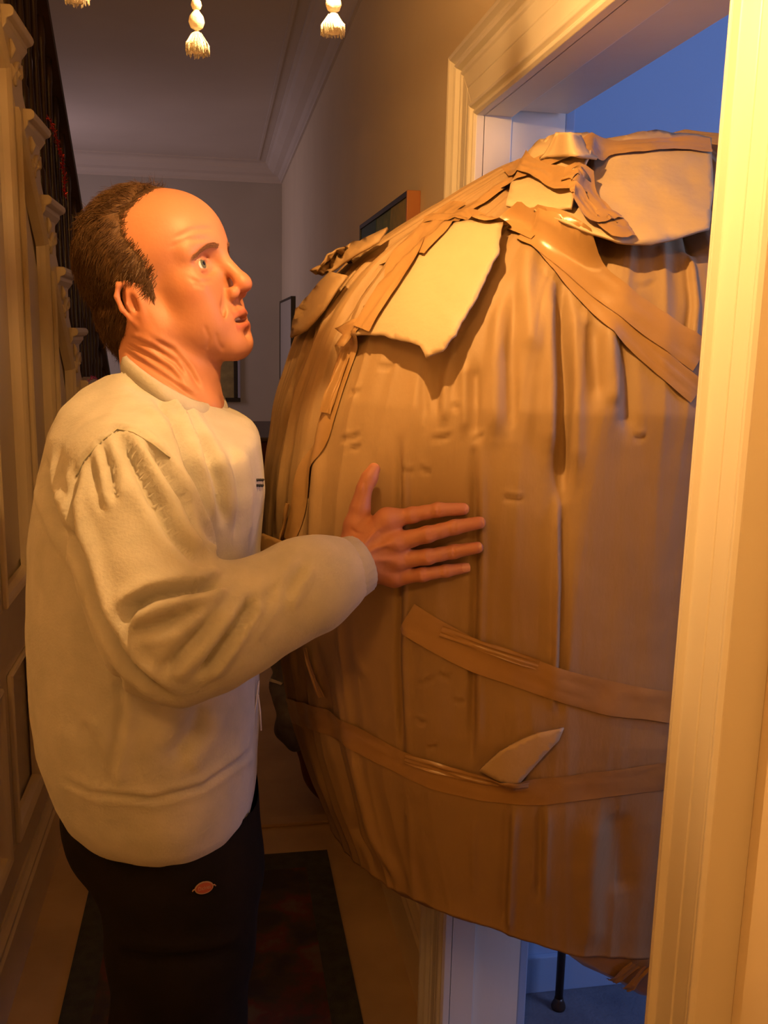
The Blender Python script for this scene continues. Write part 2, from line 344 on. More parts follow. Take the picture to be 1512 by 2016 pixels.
# spandrel panelling under the stairs (left wall): boards, stiles, rails and panels
TR, RI = .230, .2032                         # tread going and rise; nosing k at y = 3.0 + TR k, z = .81 - RI k
def noz(k): return 3.0 + TR * k, .81 - RI * k
lw = struct(bpy.data.objects.new('wall_left', None)); COL.objects.link(lw); lw.location = (XL, 2.5, FZ)
def pitch(y): return .81 - (y - 3.0) * RI / TR
bm = bmesh.new(); Yn = -2.2
def poly_x(bm, pts, x0, x1):                 # polygon in y,z extruded along x
    a = [bm.verts.new((x0, y, z)) for y, z in pts]; b = [bm.verts.new((x1, y, z)) for y, z in pts]
    bm.faces.new(a); bm.faces.new(b[::-1]); n = len(pts)
    for i in range(n): bm.faces.new((a[i], b[i], b[(i + 1) % n], a[(i + 1) % n]))
poly_x(bm, [(Yn, FZ), (5.40, FZ), (5.4, pitch(5.4) - .35), (2.2, pitch(2.2) - .35), (2.2, CZ), (Yn, CZ)], XL - .07, XL - .028)
obj('backing', bm, M['oldpaint'], lw)
def member(name, pts, x1=XL, m='oldpaint', bev=.003):
    bm = bmesh.new(); poly_x(bm, pts, XL - .03, x1)
    bmesh.ops.recalc_face_normals(bm, faces=bm.faces); bmesh.ops.bevel(bm, geom=list(bm.edges), offset=bev, segments=1, affect='EDGES')
    return obj(name, bm, M[m], lw)
def top(y): return pitch(y) - .36
stl = [2.80 + .46 * k for k in range(-6, 6)]
for s in stl: member('stile', [(s - .045, FZ + .28), (s + .045, FZ + .28), (s + .045, min(top(s + .045), CZ)), (s - .045, min(top(s - .045), CZ))])
member('rail', [(-2.2, -.875), (5.0, -.875), (5.0, -.70), (-2.2, -.70)], XL + .001)
member('rail', [(-2.2, FZ + .20), (5.2, FZ + .20), (5.2, FZ + .30), (-2.2, FZ + .30)], XL + .001)
member('string_rail', [(1.6, top(1.6)), (5.4, top(5.4)), (5.4, top(5.4) + .16), (1.6, top(1.6) + .16)], XL + .001)
V, F = extrude_path(bp, [(XL, -2.2, FZ), (XL, 5.3, FZ)], [(1, 0, 0)] * 2, [(0, 0, 1)] * 2); pyobj('skirting', V, F, M['oldpaint'], lw, smooth=False)
def ring_mould(pts):                         # bolection moulding round a panel
    n = len(pts); c = Vector((0, sum(p[0] for p in pts) / n, sum(p[1] for p in pts) / n)); V = []; F = []
    pr = [(0, .0), (0, .010), (.006, .014), (.014, .010), (.022, .004), (.028, -.012), (.030, -.022)]
    for i in range(n):
        p = Vector((0, *pts[i])); a = (Vector((0, *pts[i - 1])) - p).normalized(); b = (Vector((0, *pts[(i + 1) % n])) - p).normalized()
        bis = (a + b); s = math.sqrt(max(1e-6, (1 - a.dot(b)) / 2)); bis = bis.normalized() / max(s, .3)
        for u, v in pr: V.append(Vector((XL + v, 0, 0)) + p + bis * u)
    m = len(pr)
    for i in range(n):
        for j in range(m - 1): F.append((i * m + j, i * m + j + 1, ((i + 1) % n) * m + j + 1, ((i + 1) % n) * m + j))
    return V, F
for a, b in zip(stl, stl[1:]):
    ya, yb = a + .045, b - .045
    if b < .3: continue
    if top(yb) > -.6:
        V, F = ring_mould([(ya, -.70), (yb, -.70), (yb, min(top(yb), CZ - .02)), (ya, min(top(ya), CZ - .02))]); pyobj('panel_moulding', V, F, M['oldpaint'], lw, smooth=False)
        member('raised_panel', [(ya + .055, -.645), (yb - .055, -.645), (yb - .055, min(top(yb), CZ) - .09), (ya + .055, min(top(ya), CZ) - .06)], XL - .016)
    zt = min(-.875, top(yb))
    V, F = ring_mould([(ya, FZ + .30), (yb, FZ + .30), (yb, zt), (ya, zt)]); pyobj('panel_moulding', V, F, M['oldpaint'], lw, smooth=False)

# ================================================================== STAIRCASE
st = thing('staircase', 'open-string staircase with cream moulded tread ends and dark wooden balustrade on the left', 'staircase', (XL - .4, 4.2, FZ))
K0, K1 = -7, 11
for k in range(K0, K1 + 1):
    y, z = noz(k)
    bm = bmesh.new(); bx(bm, -1.45, XL - .01, y - TR - .02, y, z - .034, z, .006); obj('tread', bm, M['oldpaint'], st)
    # return nosing cap in front of the string: rounded slab, cove and fillet under it
    V, F = extrude_path([(0, 0), (.034, 0), (.042, -.006), (.044, -.016), (.040, -.026), (.030, -.031), (.024, -.033), (.024, -.045), (.016, -.056), (.008, -.066), (.006, -.078), (0, -.078)],
                        [(XL - .012, y - TR - .045, z), (XL - .012, y - .0, z)], [(1, 0, 0)] * 2, [(0, 0, 1)] * 2)
    c = pyobj('tread_cap', V, F, M['oldpaint'], st, smooth=False)
    bv = c.modifiers.new('b', 'BEVEL'); bv.width = .004; bv.segments = 2; bv.limit_method = 'ANGLE'; bv.angle_limit = math.radians(40)
    box('riser', -1.45, XL - .008, y - .045, y - .03, z - RI, z - .03, M['oldpaint'], st, .001)
    # string: stepped face under this tread
    bm = bmesh.new(); poly_x(bm, [(y - TR - .03, z - .03), (y - .03, z - .03), (y - .03, z - RI - .0), (y - .03, top(y - .03) + .10), (y - TR - .03, top(y - TR - .03) + .10)], XL - .03, XL - .001); obj('string_board', bm, M['oldpaint'], st)
    # carved scroll bracket applied to the string: S-scroll and leaf drops
    bm = bmesh.new(); xb = XL + .004
    sp = [(y - .055 - .030 * t * math.cos(2.6 * math.pi * t) - .10 * t, z - .095 - .055 * t - .026 * math.sin(2.6 * math.pi * t) * (1 - .3 * t)) for t in np.linspace(0, 1, 18)]
    tube(bm, [(xb, a, b) for a, b in sp], [.004 + .005 * math.sin(math.pi * i / 17) for i in range(18)], 6)
    for q, (dy, dz, l) in enumerate(((.19, .085, .05), (.20, .145, .04), (.135, .135, .03))):
        tube(bm, [(xb, y - dy, z - dz + l * .5), (xb + .004, y - dy + .004, z - dz), (xb, y - dy, z - dz - l * .5)], [.003, .010, .002], 6)
    obj('bracket', bm, M['oldpaint'], st, True)
    # two balusters a tread
    for q in (.06, .175):
        if k == K0: continue
        yb = y - q; zb = z; zt = pitch(yb) + .66
        bm = bmesh.new(); lathe(bm, (XL - .035, yb, zb), [(.017, 0), (.017, .10), (.010, .115), (.015, .14), (.017, .20), (.011, .34), (.009, .44), (.013, .46), (.010, .48), (.012, zt - zb - .10), (.015, zt - zb - .08), (.015, zt - zb)], 8)
        obj('baluster', bm, M['darkwood'], st, True)
hp = [(-.032, 0), (.032, 0), (.036, .012), (.030, .026), (.022, .034), (.026, .044), (.016, .056), (-.016, .056), (-.026, .044), (-.022, .034), (-.030, .026), (-.036, .012)]
ys = np.linspace(1.0, 5.55, 12)
V, F = extrude_path(hp, [(XL - .035, y, pitch(y) + .655) for y in ys], [(1, 0, 0)] * 12, [(0, 0, 1)] * 12); pyobj('handrail', V, F, M['darkwood'], st, smooth=False)
bm = bmesh.new(); lathe(bm, (XL - .035, 5.62, FZ), [(.05, 0), (.05, .35), (.035, .38), (.045, .45), (.05, .6), (.035, .9), (.045, .95), (.05, 1.0), (.05, 1.12), (.06, 1.15), (.045, 1.19), (.02, 1.22)], 14); obj('newel_post', bm, M['darkwood'], st, True)

# red foil garland round the balusters
def garland(name, pts, label, m, rad=.012, n=260):
    bm = bmesh.new(); P = [Vector(p) for p in pts]
    tube(bm, P, .002, 5)
    segs = [(P[i], P[i + 1]) for i in range(len(P) - 1)]
    for i in range(n):
        a, b = random.choice(segs); c = a.lerp(b, random.random()); d = Vector([random.gauss(0, 1) for _ in range(3)]).normalized(); e = d.cross(Vector([random.gauss(0, 1) for _ in range(3)])).normalized()
        L = rad * random.uniform(.5, 1.2); w_ = .0016
        v = [bm.verts.new(c - e * w_), bm.verts.new(c + e * w_), bm.verts.new(c + d * L + e * w_ * .6), bm.verts.new(c + d * L - e * w_ * .6)]; bm.faces.new(v)
    o = obj(name, bm, m); tag(o, label, 'garland'); return o
gp = [atX(x, y, XL + .02) for x, y in ((93, 228), (104, 250), (112, 275), (117, 300), (124, 312), (122, 330), (128, 345), (126, 372), (129, 388))]
garland('tinsel_garland', gp, 'red foil tinsel strand trailing down over the cream tread ends', M['foil'], .012, 420)
gp2 = [atX(x, y, XL + .03) for x, y in ((174, 752), (182, 742), (190, 746))]
garland('tinsel_scrap', gp2, 'tiny pink foil tinsel scrap on the stair beside the man\'s shoulder', M['pink'], .010, 60)

# ================================================================== RUG
rx0, rx1, ry0, ry1 = -.395, .325, .35, 2.73
rg = thing('hall_runner', 'dark patterned runner rug with greenish border under the man on the hall floor', 'rug', (0, 1.6, FZ))
box('rug_field', rx0 + .075, rx1 - .075, ry0 + .09, ry1 - .09, FZ, FZ + .0095, M['rug'], rg, .002)
bm = bmesh.new()
for a in ((rx0, rx0 + .075, ry0, ry1), (rx1 - .075, rx1, ry0, ry1), (rx0 + .075, rx1 - .075, ry0, ry0 + .09), (rx0 + .075, rx1 - .075, ry1 - .09, ry1)): bx(bm, *a, FZ, FZ + .009)
obj('rug_border', bm, M['rugborder'], rg)
struct(box('trim_threshold', XL + .02, XW - .02, 2.905, 2.955, FZ, FZ + .012, M['floor'], bev=.004))

# ================================================================== PICTURES AND FAR THINGS
def picture_on_right(label, y0, y1, z0, z1, depth, fm, side_m, content):
    p = thing('framed_picture', label, 'picture', (XW, (y0 + y1) / 2, (z0 + z1) / 2)); t = .022
    X0, X1 = XW - depth, XW
    bm = bmesh.new(); bx(bm, X0, X1, y0, y0 + .012, z0, z1, .002); obj('frame_side', bm, side_m, p)
    for a in ((y1 - .012, y1, z0, z1), (y0 + .012, y1 - .012, z1 - .014, z1), (y0 + .012, y1 - .012, z0, z0 + .014)): 
        bm = bmesh.new(); bx(bm, X0, X1, *a, .002); obj('frame_side', bm, fm, p)
    box('back_board', X1 - .008, X1 - .004, y0 + .01, y1 - .01, z0 + .01, z1 - .01, M['dark'], p, 0)
    content(p, X0 + .006, y0 + .012, y1 - .012, z0 + .014, z1 - .014); return p
def painting(p, x, y0, y1, z0, z1):
    h = z1 - z0; d = y1 - y0
    box('canvas', x, x + .012, y0, y1, z0, z1, M['canvas_green'], p, 0)
    def blob(pts, m, nm):
        bm = bmesh.new(); poly_x(bm, [(y0 + a * d, z0 + b * h) for a, b in pts], x - .0015, x); obj(nm, bm, M[m], p)
    blob([(0, 0), (.30, 0), (.36, .3), (.28, .62), (.33, .9), (.30, 1), (0, 1)], 'canvas_yellow', 'paint_area')
    blob([(.56, 0), (1, 0), (1, 1), (.62, 1), (.66, .72), (.58, .45)], 'canvas_teal', 'paint_area')
    blob([(.50, 0), (.57, 0), (.59, .5), (.62, .80), (.50, .86), (.47, .45)], 'canvas_cream', 'paint_area')
picture_on_right('deep-framed green and yellow painting with orange wooden side, on the wall behind the parcel', 2.335, 3.13, -.42, .345, .034, M['dark'], M['orange'], painting)
def plainprint(p, x, y0, y1, z0, z1):
    box('print', x, x + .004, y0, y1, z0, z1, M['farwall'], p, 0)
picture_on_right('narrow dark-framed picture on the right wall near the far end', 6.15, 7.3, -.62, .225, .03, M['dark'], M['dark'], plainprint)
p = thing('framed_print', 'pale-edged framed yellowish print on the far end wall by the man\'s chin', 'picture', (0.0, YF, -.3))
bm = bmesh.new(); x0, x1, z0, z1 = -.32, .165, -.52, -.10
bm.free()
for a in ((x0, x0 + .02, z0, z1), (x1 - .02, x1, z0, z1)): box('frame_side', a[0], a[1], YF - .03, YF, a[2], a[3], M['mirror'], p)
for a in ((x0, x1, z0 - .03, z0), (x0, x1, z1, z1 + .02)): box('frame_side', a[0], a[1], YF - .04, YF, a[2], a[3], M['dark'], p)
box('inner_frame', x1 - .05, x1 - .022, YF - .024, YF, z0, z1, M['dark'], p)
box('print', x0 + .02, x1 - .05, YF - .014, YF, z0, z1, M['yellowmat'], p, 0)

cb = thing('hall_cupboard', 'low dark brown cupboard far down the hall against the right wall', 'cupboard', (.35, 5.6, FZ))
box('body', .215, XW - .024, 5.2, 6.1, FZ + .06, -.60, M['redbrown'], cb, .004); box('cupboard_top', .195, XW - .024, 5.17, 6.13, -.60, -.575, M['darkwood'], cb, .006)
box('plinth', .235, XW - .024, 5.22, 6.08, FZ, FZ + .06, M['darkwood'], cb, .003)
for a in ((5.22, 5.64), (5.66, 6.08)):
    d = box('cupboard_door', .203, .215, a[0], a[1], FZ + .09, -.64, M['redbrown'], cb, .003); bm = bmesh.new(); lathe(bm, (.198, (a[0] + a[1]) / 2, -1.0), [(.006, -.012), (.012, -.006), (.012, .006), (.006, .012)], 10); obj('knob', bm, M['brass'], d)

# dark bag with grey cloth and a pale band, standing against the right wall beyond the parcel
bg = thing('carry_bag', 'dark red bag standing against the right wall beyond the parcel', 'bag', (.38, 3.0, FZ))
G = Grid((.10, 2.70, FZ - .02), (.50, 3.35, FZ + .50), .010)
for yy in (2.96, 3.12): G.chain([(.395, yy, FZ + .05), (.365, yy, FZ + .17), (.335, yy, FZ + .30)], [.050, .088, .105], .05)
V, Q = G.mesh(); V = relax(V, Q, 2); V[:, 2] = np.maximum(V[:, 2], FZ + .013); V[:, 0] = np.minimum(V[:, 0], XW - .026); link('bag_body', mesh_np('bag_body', V, Q), M['redbrown'], bg, True)
bm = bmesh.new(); tube(bm, [(.42, 2.94, FZ + .34), (.44, 2.95, FZ + .50), (.44, 3.04, FZ + .55), (.44, 3.13, FZ + .50), (.42, 3.14, FZ + .34)], .010, 8); obj('handle', bm, M['darkwood'], bg, True)
jk = thing('folded_jacket', 'dark grey jacket with a pale reflective band lying over the red bag', 'jacket', (.30, 2.98, FZ + .45))
G = Grid((.04, 2.60, FZ + .2), (.50, 3.4, FZ + .80), .009)
G.ell((.30, 2.98, FZ + .47), (.145, .19, .085), .04); G.ell((.23, 2.86, FZ + .40), (.065, .10, .10), .04); G.ell((.27, 3.06, FZ + .58), (.13, .14, .10), .04)
V, Q = G.mesh(); N = normals(V, Q); V += N * (.006 * np.sin(V[:, 2:3] * 60 + 3 * np.sin(V[:, 1:2] * 18))); V[:, 0] = np.minimum(V[:, 0], XW - .004); link('jacket_cloth', mesh_np('jacket_cloth', V, Q), M['greycloth'], jk, True)
bj = bvh(V, Q)
def strap_on(tree, pts, wdt, off, name, m, parent):
    C = []; 
    for p in project_line(tree, pts, 6):
        C.append(p)
    return strip(C, tree, wdt, off, name, m, parent)
def strip(C, tree, wdt, off, name, m, parent, wrinkle=0, seg=4, seed=0, thick=.0009):
    C = [Vector(c) for c in C]; V = []; F = []; R = []; n = len(C)
    for i, c in enumerate(C):
        t = (C[min(i + 1, n - 1)] - C[max(i - 1, 0)]).normalized(); loc, nr, _, _ = tree.find_nearest(c)
        if nr.dot(c) > 0: nr = -nr
        s = t.cross(nr).normalized(); ww = wdt * (1 + .12 * noise.noise(Vector((i * .35, seed, 0))))
        for j in range(seg + 1):
            u = (j / seg - .5) * ww; q = c + s * u; l2, n2, _, _ = tree.find_nearest(q)
            if n2.dot(l2) > 0: n2 = -n2
            wv = wrinkle * (noise.noise(Vector((q.x * 45, q.y * 45, q.z * 45 + seed))) + .8 * noise.noise(Vector((i * .12, u * 160, seed + 5.))))
            V.append(l2 * .75 + (q * .25) + n2 * (off + max(wv, -off * .6)))
    for i in range(n - 1):
        for j in range(seg): a = i * (seg + 1) + j; F.append((a, a + 1, a + seg + 2, a + seg + 1))
    o = pyobj(name, V, F, m, parent); sm = o.modifiers.new('s', 'SOLIDIFY'); sm.thickness = thick; sm.offset = 1; return o
strap_on(bj, [(516, 1335), (535, 1340), (556, 1348)], .010, .003, 'pale_band', M['silver'], jk)

# thin dark stand in the blue room, seen under the parcel
tb = thing('pole_stand', 'thin dark upright stand in the blue room, its foot visible beneath the parcel', 'stand', (.815, 1.95, FZ))
bm = bmesh.new(); lathe(bm, (.815, 1.945, FZ), [(.017, 0), (.018, .006), (.016, .014), (.012, .022), (.011, .03)], 20); obj('base', bm, M['darkwood'], tb, True)
bm = bmesh.new(); lathe(bm, (.815, 1.945, FZ + .025), [(.010, 0), (.011, .3), (.010, .9), (.008, 1.15)], 12); obj('pole', bm, M['darkwood'], tb, True)
bm = bmesh.new(); lathe(bm, (.815, 1.945, FZ + 1.175), [(.008, 0), (.020, .008), (.022, .018), (.012, .032), (.003, .038)], 14); obj('finial', bm, M['brass'], tb, True)

# ================================================================== PENDANT LAMP WITH TASSELS
lp = thing('pendant_lamp', 'macrame pendant lamp hung from the ceiling with white cotton tassels along its ring', 'lamp', LAMP + Vector((0, 0, .25)))
bm = bmesh.new(); tube(bm, [LAMP + Vector((0, 0, .07)), (LAMP.x, LAMP.y, CZ)], .003, 6); obj('cord', bm, M['cotton'], lp)
bm = bmesh.new(); lathe(bm, LAMP + Vector((0, 0, .022)), [(.014, 0), (.016, .02), (.014, .055)], 14); obj('lamp_holder', bm, M['brass'], lp, True)
TZ = -.10                                     # ring height below the bulb
RC = Vector((LAMP.x, LAMP.y, LAMP.z + .02)); RR = .155
bm = bmesh.new(); ringp = [RC + Vector((RR * math.cos(a), RR * math.sin(a), 0)) for a in np.linspace(0, 2 * math.pi, 41)]; tube(bm, ringp, .0022, 6); obj('ring', bm, M['cotton'], lp)
bm = bmesh.new()
for a in np.linspace(0, 2 * math.pi, 7)[:-1]: tube(bm, [RC + Vector((RR * math.cos(a), RR * math.sin(a), 0)), (LAMP.x, LAMP.y, LAMP.z + .28)], .0012, 5)
obj('hanging_cord', bm, M['cotton'], lp)
def tassel(tip, beads, seedv):
    """tip = lowest point; cord up to the ring"""
    tip = Vector(tip); bm = bmesh.new(); R_ = random.Random(seedv)
    hang = Vector((tip.x, tip.y, RC.z))
    tube(bm, [tip + Vector((0, 0, .02)), tip + Vector((.001, 0, .05)), hang], .0016, 6)
    lathe(bm, tip, [(.0010, .0015), (.006, .001), (.0105, .004), (.0100, .009), (.0065, .014), (.0042, .0175), (.003, .019)], 18)
    for z, r in beads: lathe(bm, tip, [(.002, z - r * 1.05), (r * .75, z - r * .75), (r, z - r * .1), (r * .85, z + r * .6), (r * .4, z + r * 1.15), (.0015, z + r * 1.5)], 16)
    for i in range(150):                      # skirt threads
        a = R_.uniform(0, 6.283); r0 = R_.uniform(.001, .0045); r1 = R_.uniform(.6, 1.12) * .0112; z1 = R_.uniform(-.002, .003)
        tube(bm, [tip + Vector((r0 * math.cos(a), r0 * math.sin(a), .018)), tip + Vector((r1 * .95 * math.cos(a), r1 * .95 * math.sin(a), .008)), tip + Vector((r1 * math.cos(a + .1), r1 * math.sin(a + .1), z1))], [.0004, .0005, .0003], 3)
    return obj('tassel', bm, M['cotton'], lp, True)
YT = .97
t1 = at(388, 106, YT); t2 = at(656, 68, YT)
tassel(t1, [(.0285, .0075), (.0430, .0050)], 1)
tassel(t2, [(.0275, .0078)], 2)
tassel(at(152, 5, YT + .04), [(.0285, .0075)], 3)
for i, a in enumerate(np.linspace(0, 2 * math.pi, 9)[:-1] + .3):
    q = RC + Vector((RR * math.cos(a), RR * math.sin(a), -.05))
    if a > 3.4 and a < 5.9: continue
    tassel(q, [(.0285, .0075)], 10 + i)
bm = bmesh.new()                              # knot bow above the left tassel
kc = t1 + Vector((.003, 0, .066)); RQ = random.Random(8)
for i in range(220):
    d = Vector([RQ.gauss(0, 1) for _ in range(3)]).normalized(); tube(bm, [kc, kc + d * RQ.uniform(.006, .012)], [.0008, .0005], 3)
obj('cotton_knot', bm, M['cotton'], lp)
bm = bmesh.new(); bmesh.ops.create_uvsphere(bm, u_segments=16, v_segments=12, radius=.007)
for v in bm.verts: v.co += LAMP
obj('bulb', bm, M['bulb'], lp, True)
# unseen disc added under the bulb to shade the lower parcel
bm = bmesh.new(); SA = LAMP + Vector((.010, .010, -.118)); lathe(bm, SA, [(.003, -.006), (.034, -.004), (.0395, 0), (.039, .004), (.033, .003), (.003, .002)], 36); obj('shadow_disc', bm, M['darkwood'], lp, True)
bm = bmesh.new()
for a in (0, 2.1, 4.2): tube(bm, [SA + Vector((.039 * math.cos(a), .039 * math.sin(a), .002)), LAMP + Vector((.05 * math.cos(a), .05 * math.sin(a), 0)), LAMP + Vector((0, 0, .07))], .0009, 5)
obj('shadow_disc_cord', bm, M['cotton'], lp)

# ================================================================== THE WRAPPED PARCEL
PC = (.62, 1.385)
KN = [(-.822, .450), (-.7, .490), (-.6, .517), (-.5, .53), (-.4, .547), (-.3, .556), (-.2, .55), (-.1, .535), (0, .500), (.05, .468), (.1, .425), (.15, .348), (.2, .268), (.24, .207), (.262, .160), (.275, .10), (.281, .04)]
kz = np.array([k[0] for k in KN]); ka = np.array([k[1] for k in KN])
NT, NR = 700, 330
# rows spaced by arc length of the profile
zz = np.linspace(kz[0], kz[-1], 2000); aa = np.interp(zz, kz, ka); aa = np.convolve(np.pad(aa, 40, 'edge'), np.ones(81) / 81, 'valid'); aa[-1] = .02
arc = np.concatenate([[0], np.cumsum(np.hypot(np.diff(zz), np.diff(aa)))]); rs = np.interp(np.linspace(0, arc[-1], NR), arc, zz); ra = np.interp(rs, zz, aa)
tg = np.linspace(0, 2 * np.pi, 3600, endpoint=False); wgt = 1 + 4.5 * ((tg > 2.9) & (tg < 5.15)); cw = np.cumsum(wgt) / wgt.sum(); th = np.interp(np.linspace(0, 1, NT, endpoint=False), np.concatenate([[0], cw[:-1]]), tg)   # finer where the hall sees it
TH, ZR = np.meshgrid(th, rs); A = np.repeat(ra[:, None], NT, 1)
B = .375 * np.minimum(1, A / .53); c, s_ = np.cos(TH), np.sin(TH); e = 2 / 2.3
X = PC[0] + A * np.sign(c) * np.abs(c)**e; Y = PC[1] + B * np.sign(s_) * np.abs(s_)**e
Zz = ZR + .045 * np.clip((-.45 - ZR) / .34, 0, 1)**1.5 * np.clip((.47 - X) / .25, 0, 1) + .02 * np.clip(ZR / .28, 0, 1) * np.clip((X - .6) / .1, 0, 1) - .026 * np.clip((-.55 - ZR) / .25, 0, 1) * np.clip((X - .42) / .25, 0, 1)
V = np.stack([X, Y, Zz], -1).reshape(-1, 3)
i, j = np.meshgrid(np.arange(NR - 1), np.arange(NT), indexing='ij'); k = (j + 1) % NT
Q = np.stack([i * NT + j, i * NT + k, (i + 1) * NT + k, (i + 1) * NT + j], -1).reshape(-1, 4)
N = normals(V, Q); TS = bvh(V, Q)
thf = TH.ravel(); zf = ZR.ravel()
D = np.zeros(len(V)); up = np.clip((zf + .15) / .35, 0, 1)
for n_ in range(len(V)):
    p = V[n_]; t = thf[n_]; z = zf[n_]
    ct, sn = math.cos(t), math.sin(t)
    d = .007 * noise.noise(Vector((ct * 2.2, sn * 2.2, z * 2.5)))
    r1 = noise.noise(Vector((ct * 7, sn * 7, z * .8 + 3))); pf = min(1, A.ravel()[n_] / .3); d += (.0025 + .004 * up[n_]) * pf * (1 - 2.6 * abs(r1))
    r2 = noise.noise(Vector((ct * 17, sn * 17, z * 1.1 + 9))); d += (.0012 + .0035 * up[n_]) * pf * (1 - 2.8 * abs(r2))
    d += .0007 * noise.noise(p * 26)
    D[n_] = d
V = V + N * D[:, None]; N = normals(V, Q); T0 = bvh(V, Q)
def cr(pts, wd, dp, n=6):
    global V
    P = project_line(T0, pts, n)
    if len(P) > 1: V = crease(V, N, P, wd * .8, dp * .75)
# long vertical folds of the board (groove + lit edge beside it)
for pts, wd, dp in (
    ([(785, 870), (784, 1010), (786, 1180), (783, 1300), (792, 1490)], .006, -.009), ([(797, 880), (797, 1020), (797, 1180), (796, 1300), (803, 1480)], .007, .005),
    ([(932, 890), (935, 1100), (932, 1240), (928, 1490)], .006, -.011), ([(946, 890), (949, 1100), (945, 1240), (942, 1490)], .007, .004),
    ([(1108, 980), (1110, 1150), (1106, 1300), (1100, 1400)], .006, -.007), ([(1097, 980), (1099, 1150), (1095, 1300), (1088, 1390)], .006, .008),
    ([(1014, 1590), (1008, 1700), (1001, 1868)], .007, .009), ([(1000, 1590), (995, 1700), (988, 1860)], .008, -.006), ([(1064, 1590), (1060, 1770)], .006, -.007), ([(1078, 1590), (1073, 1770)], .006, .004),
    ([(932, 1610), (932, 1760)], .006, .004), ([(805, 1590), (812, 1700), (815, 1800)], .008, .005),
    ([(1170, 1600), (1160, 1720), (1170, 1860)], .02, .008), ([(1215, 1600), (1225, 1760)], .02, -.010),
    ([(630, 1300), (650, 1440), (700, 1640), (740, 1720)], .012, -.015), ([(590, 1290), (610, 1440), (650, 1600)], .012, -.008), ([(660, 1300), (690, 1480), (730, 1640), (790, 1740)], .014, .009),
    # pleats under the bright flap and shoulder of the parcel
    ([(1105, 560), (1106, 640), (1112, 760), (1108, 900), (1106, 975)], .010, -.020), ([(1084, 570), (1086, 700), (1088, 900)], .014, .012), ([(1130, 600), (1136, 760), (1132, 930)], .014, .009),
    ([(1226, 640), (1236, 760), (1240, 850)], .012, -.009), ([(1165, 640), (1176, 780)], .010, -.007), ([(1205, 640), (1212, 800)], .012, .009),
    ([(1012, 560), (1006, 700), (1010, 850)], .010, -.008), ([(985, 600), (975, 720), (975, 860)], .012, .008), ([(935, 720), (936, 860)], .008, -.008), ([(915, 715), (916, 850)], .008, .006), ([(880, 725), (876, 830)], .007, .005), ([(860, 720), (858, 820)], .007, -.005),
    ([(832, 700), (836, 820)], .007, -.005), ([(1042, 480), (1040, 560), (1050, 700)], .014, .010),
    # left side long pleats towards the top
    ([(770, 490), (690, 600), (640, 740), (605, 900), (592, 1050)], .010, -.013), ([(735, 505), (650, 620), (590, 770), (560, 920), (545, 1040)], .010, .010),
    ([(712, 520), (620, 640), (575, 760), (550, 880)], .009, -.012), ([(800, 480), (715, 600), (665, 740), (625, 900), (612, 1060)], .009, .009), ([(640, 820), (625, 960), (612, 1100)], .009, .007),
    ([(585, 1330), (562, 1200), (560, 1100)], .008, -.008),
    # top right dimples
    ([(1330, 385), (1352, 430), (1370, 500)], .018, -.024), ([(1250, 300), (1300, 350), (1372, 400)], .014, -.006), ([(1210, 400), (1250, 440), (1290, 490)], .02, .010), ([(1360, 500), (1372, 600), (1366, 680)], .006, .006), ([(1352, 505), (1360, 600), (1352, 670)], .006, -.006),
    ([(700, 1290), (720, 1330)], .01, .004)):
    cr(pts, wd, dp)
# dents, scuffs and short tears
RD = random.Random(5)
for (x, y) in [(1120, 620), (1150, 640), (1160, 602), (1060, 640), (800, 925), (838, 925), (860, 565), (905, 660), (940, 860), (870, 860), (830, 1420), (875, 1330), (905, 1380), (840, 1340), (700, 880), (1080, 540), (1270, 560), (760, 720), (690, 860), (1010, 980), (900, 800), (1260, 860), (850, 1470), (1180, 580), (1230, 610), (700, 770)]:
    a = RD.uniform(-.4, .4); l = RD.uniform(8, 20); cr([(x - l * math.cos(a), y - l * math.sin(a)), (x, y + 4), (x + l * math.cos(a), y + l * math.sin(a))], .0035, -.0032, 3)
    cr([(x - l * math.cos(a), y - l * math.sin(a) - 7), (x + l * math.cos(a), y + l * math.sin(a) - 7)], .0035, .0018, 3)
pk = thing('wrapped_parcel', 'giant egg-shaped parcel wrapped in brown cardboard and tape, wedged in the doorway', 'parcel', (PC[0], PC[1], -.86))
wrapo = link('cardboard_wrap', mesh_np('cardboard_wrap', V, Q), M['card'], pk, True)
sm = wrapo.modifiers.new('t', 'SOLIDIFY'); sm.thickness = .006; sm.offset = -1
T1 = bvh(V, Q)
# taped underside that shows below the hem of the board
bm = bmesh.new(); rows = []
for fz, fa in ((-.77, .99), (-.82, .985), (-.86, .93), (-.885, .82), (-.902, .60), (-.91, .05)):
    r_ = []
    for t in np.linspace(0, 2 * np.pi, 90)[:-1]:
        ct, sn = math.cos(t), math.sin(t); x = PC[0] + .445 * fa * np.sign(ct) * abs(ct)**e; y = PC[1] + .325 * fa * np.sign(sn) * abs(sn)**e
        r_.append(bm.verts.new((x, y, fz + .050 * max(0, min(1, (.60 - x) / .16)) - .085 * max(0, min(1, (x - .40) / .32)) * min(1, (-.77 - fz) / .08) + .006 * noise.noise(Vector((x * 30, y * 30, fz * 20))))))
    rows.append(r_)
for a, b in zip(rows, rows[1:]):
    for q in range(len(a)): bm.faces.new((a[q], a[(q + 1) % len(a)], b[(q + 1) % len(a)], b[q]))
bm.faces.new(rows[-1]); uo = obj('taped_underside', bm, M['tape'], pk, True)

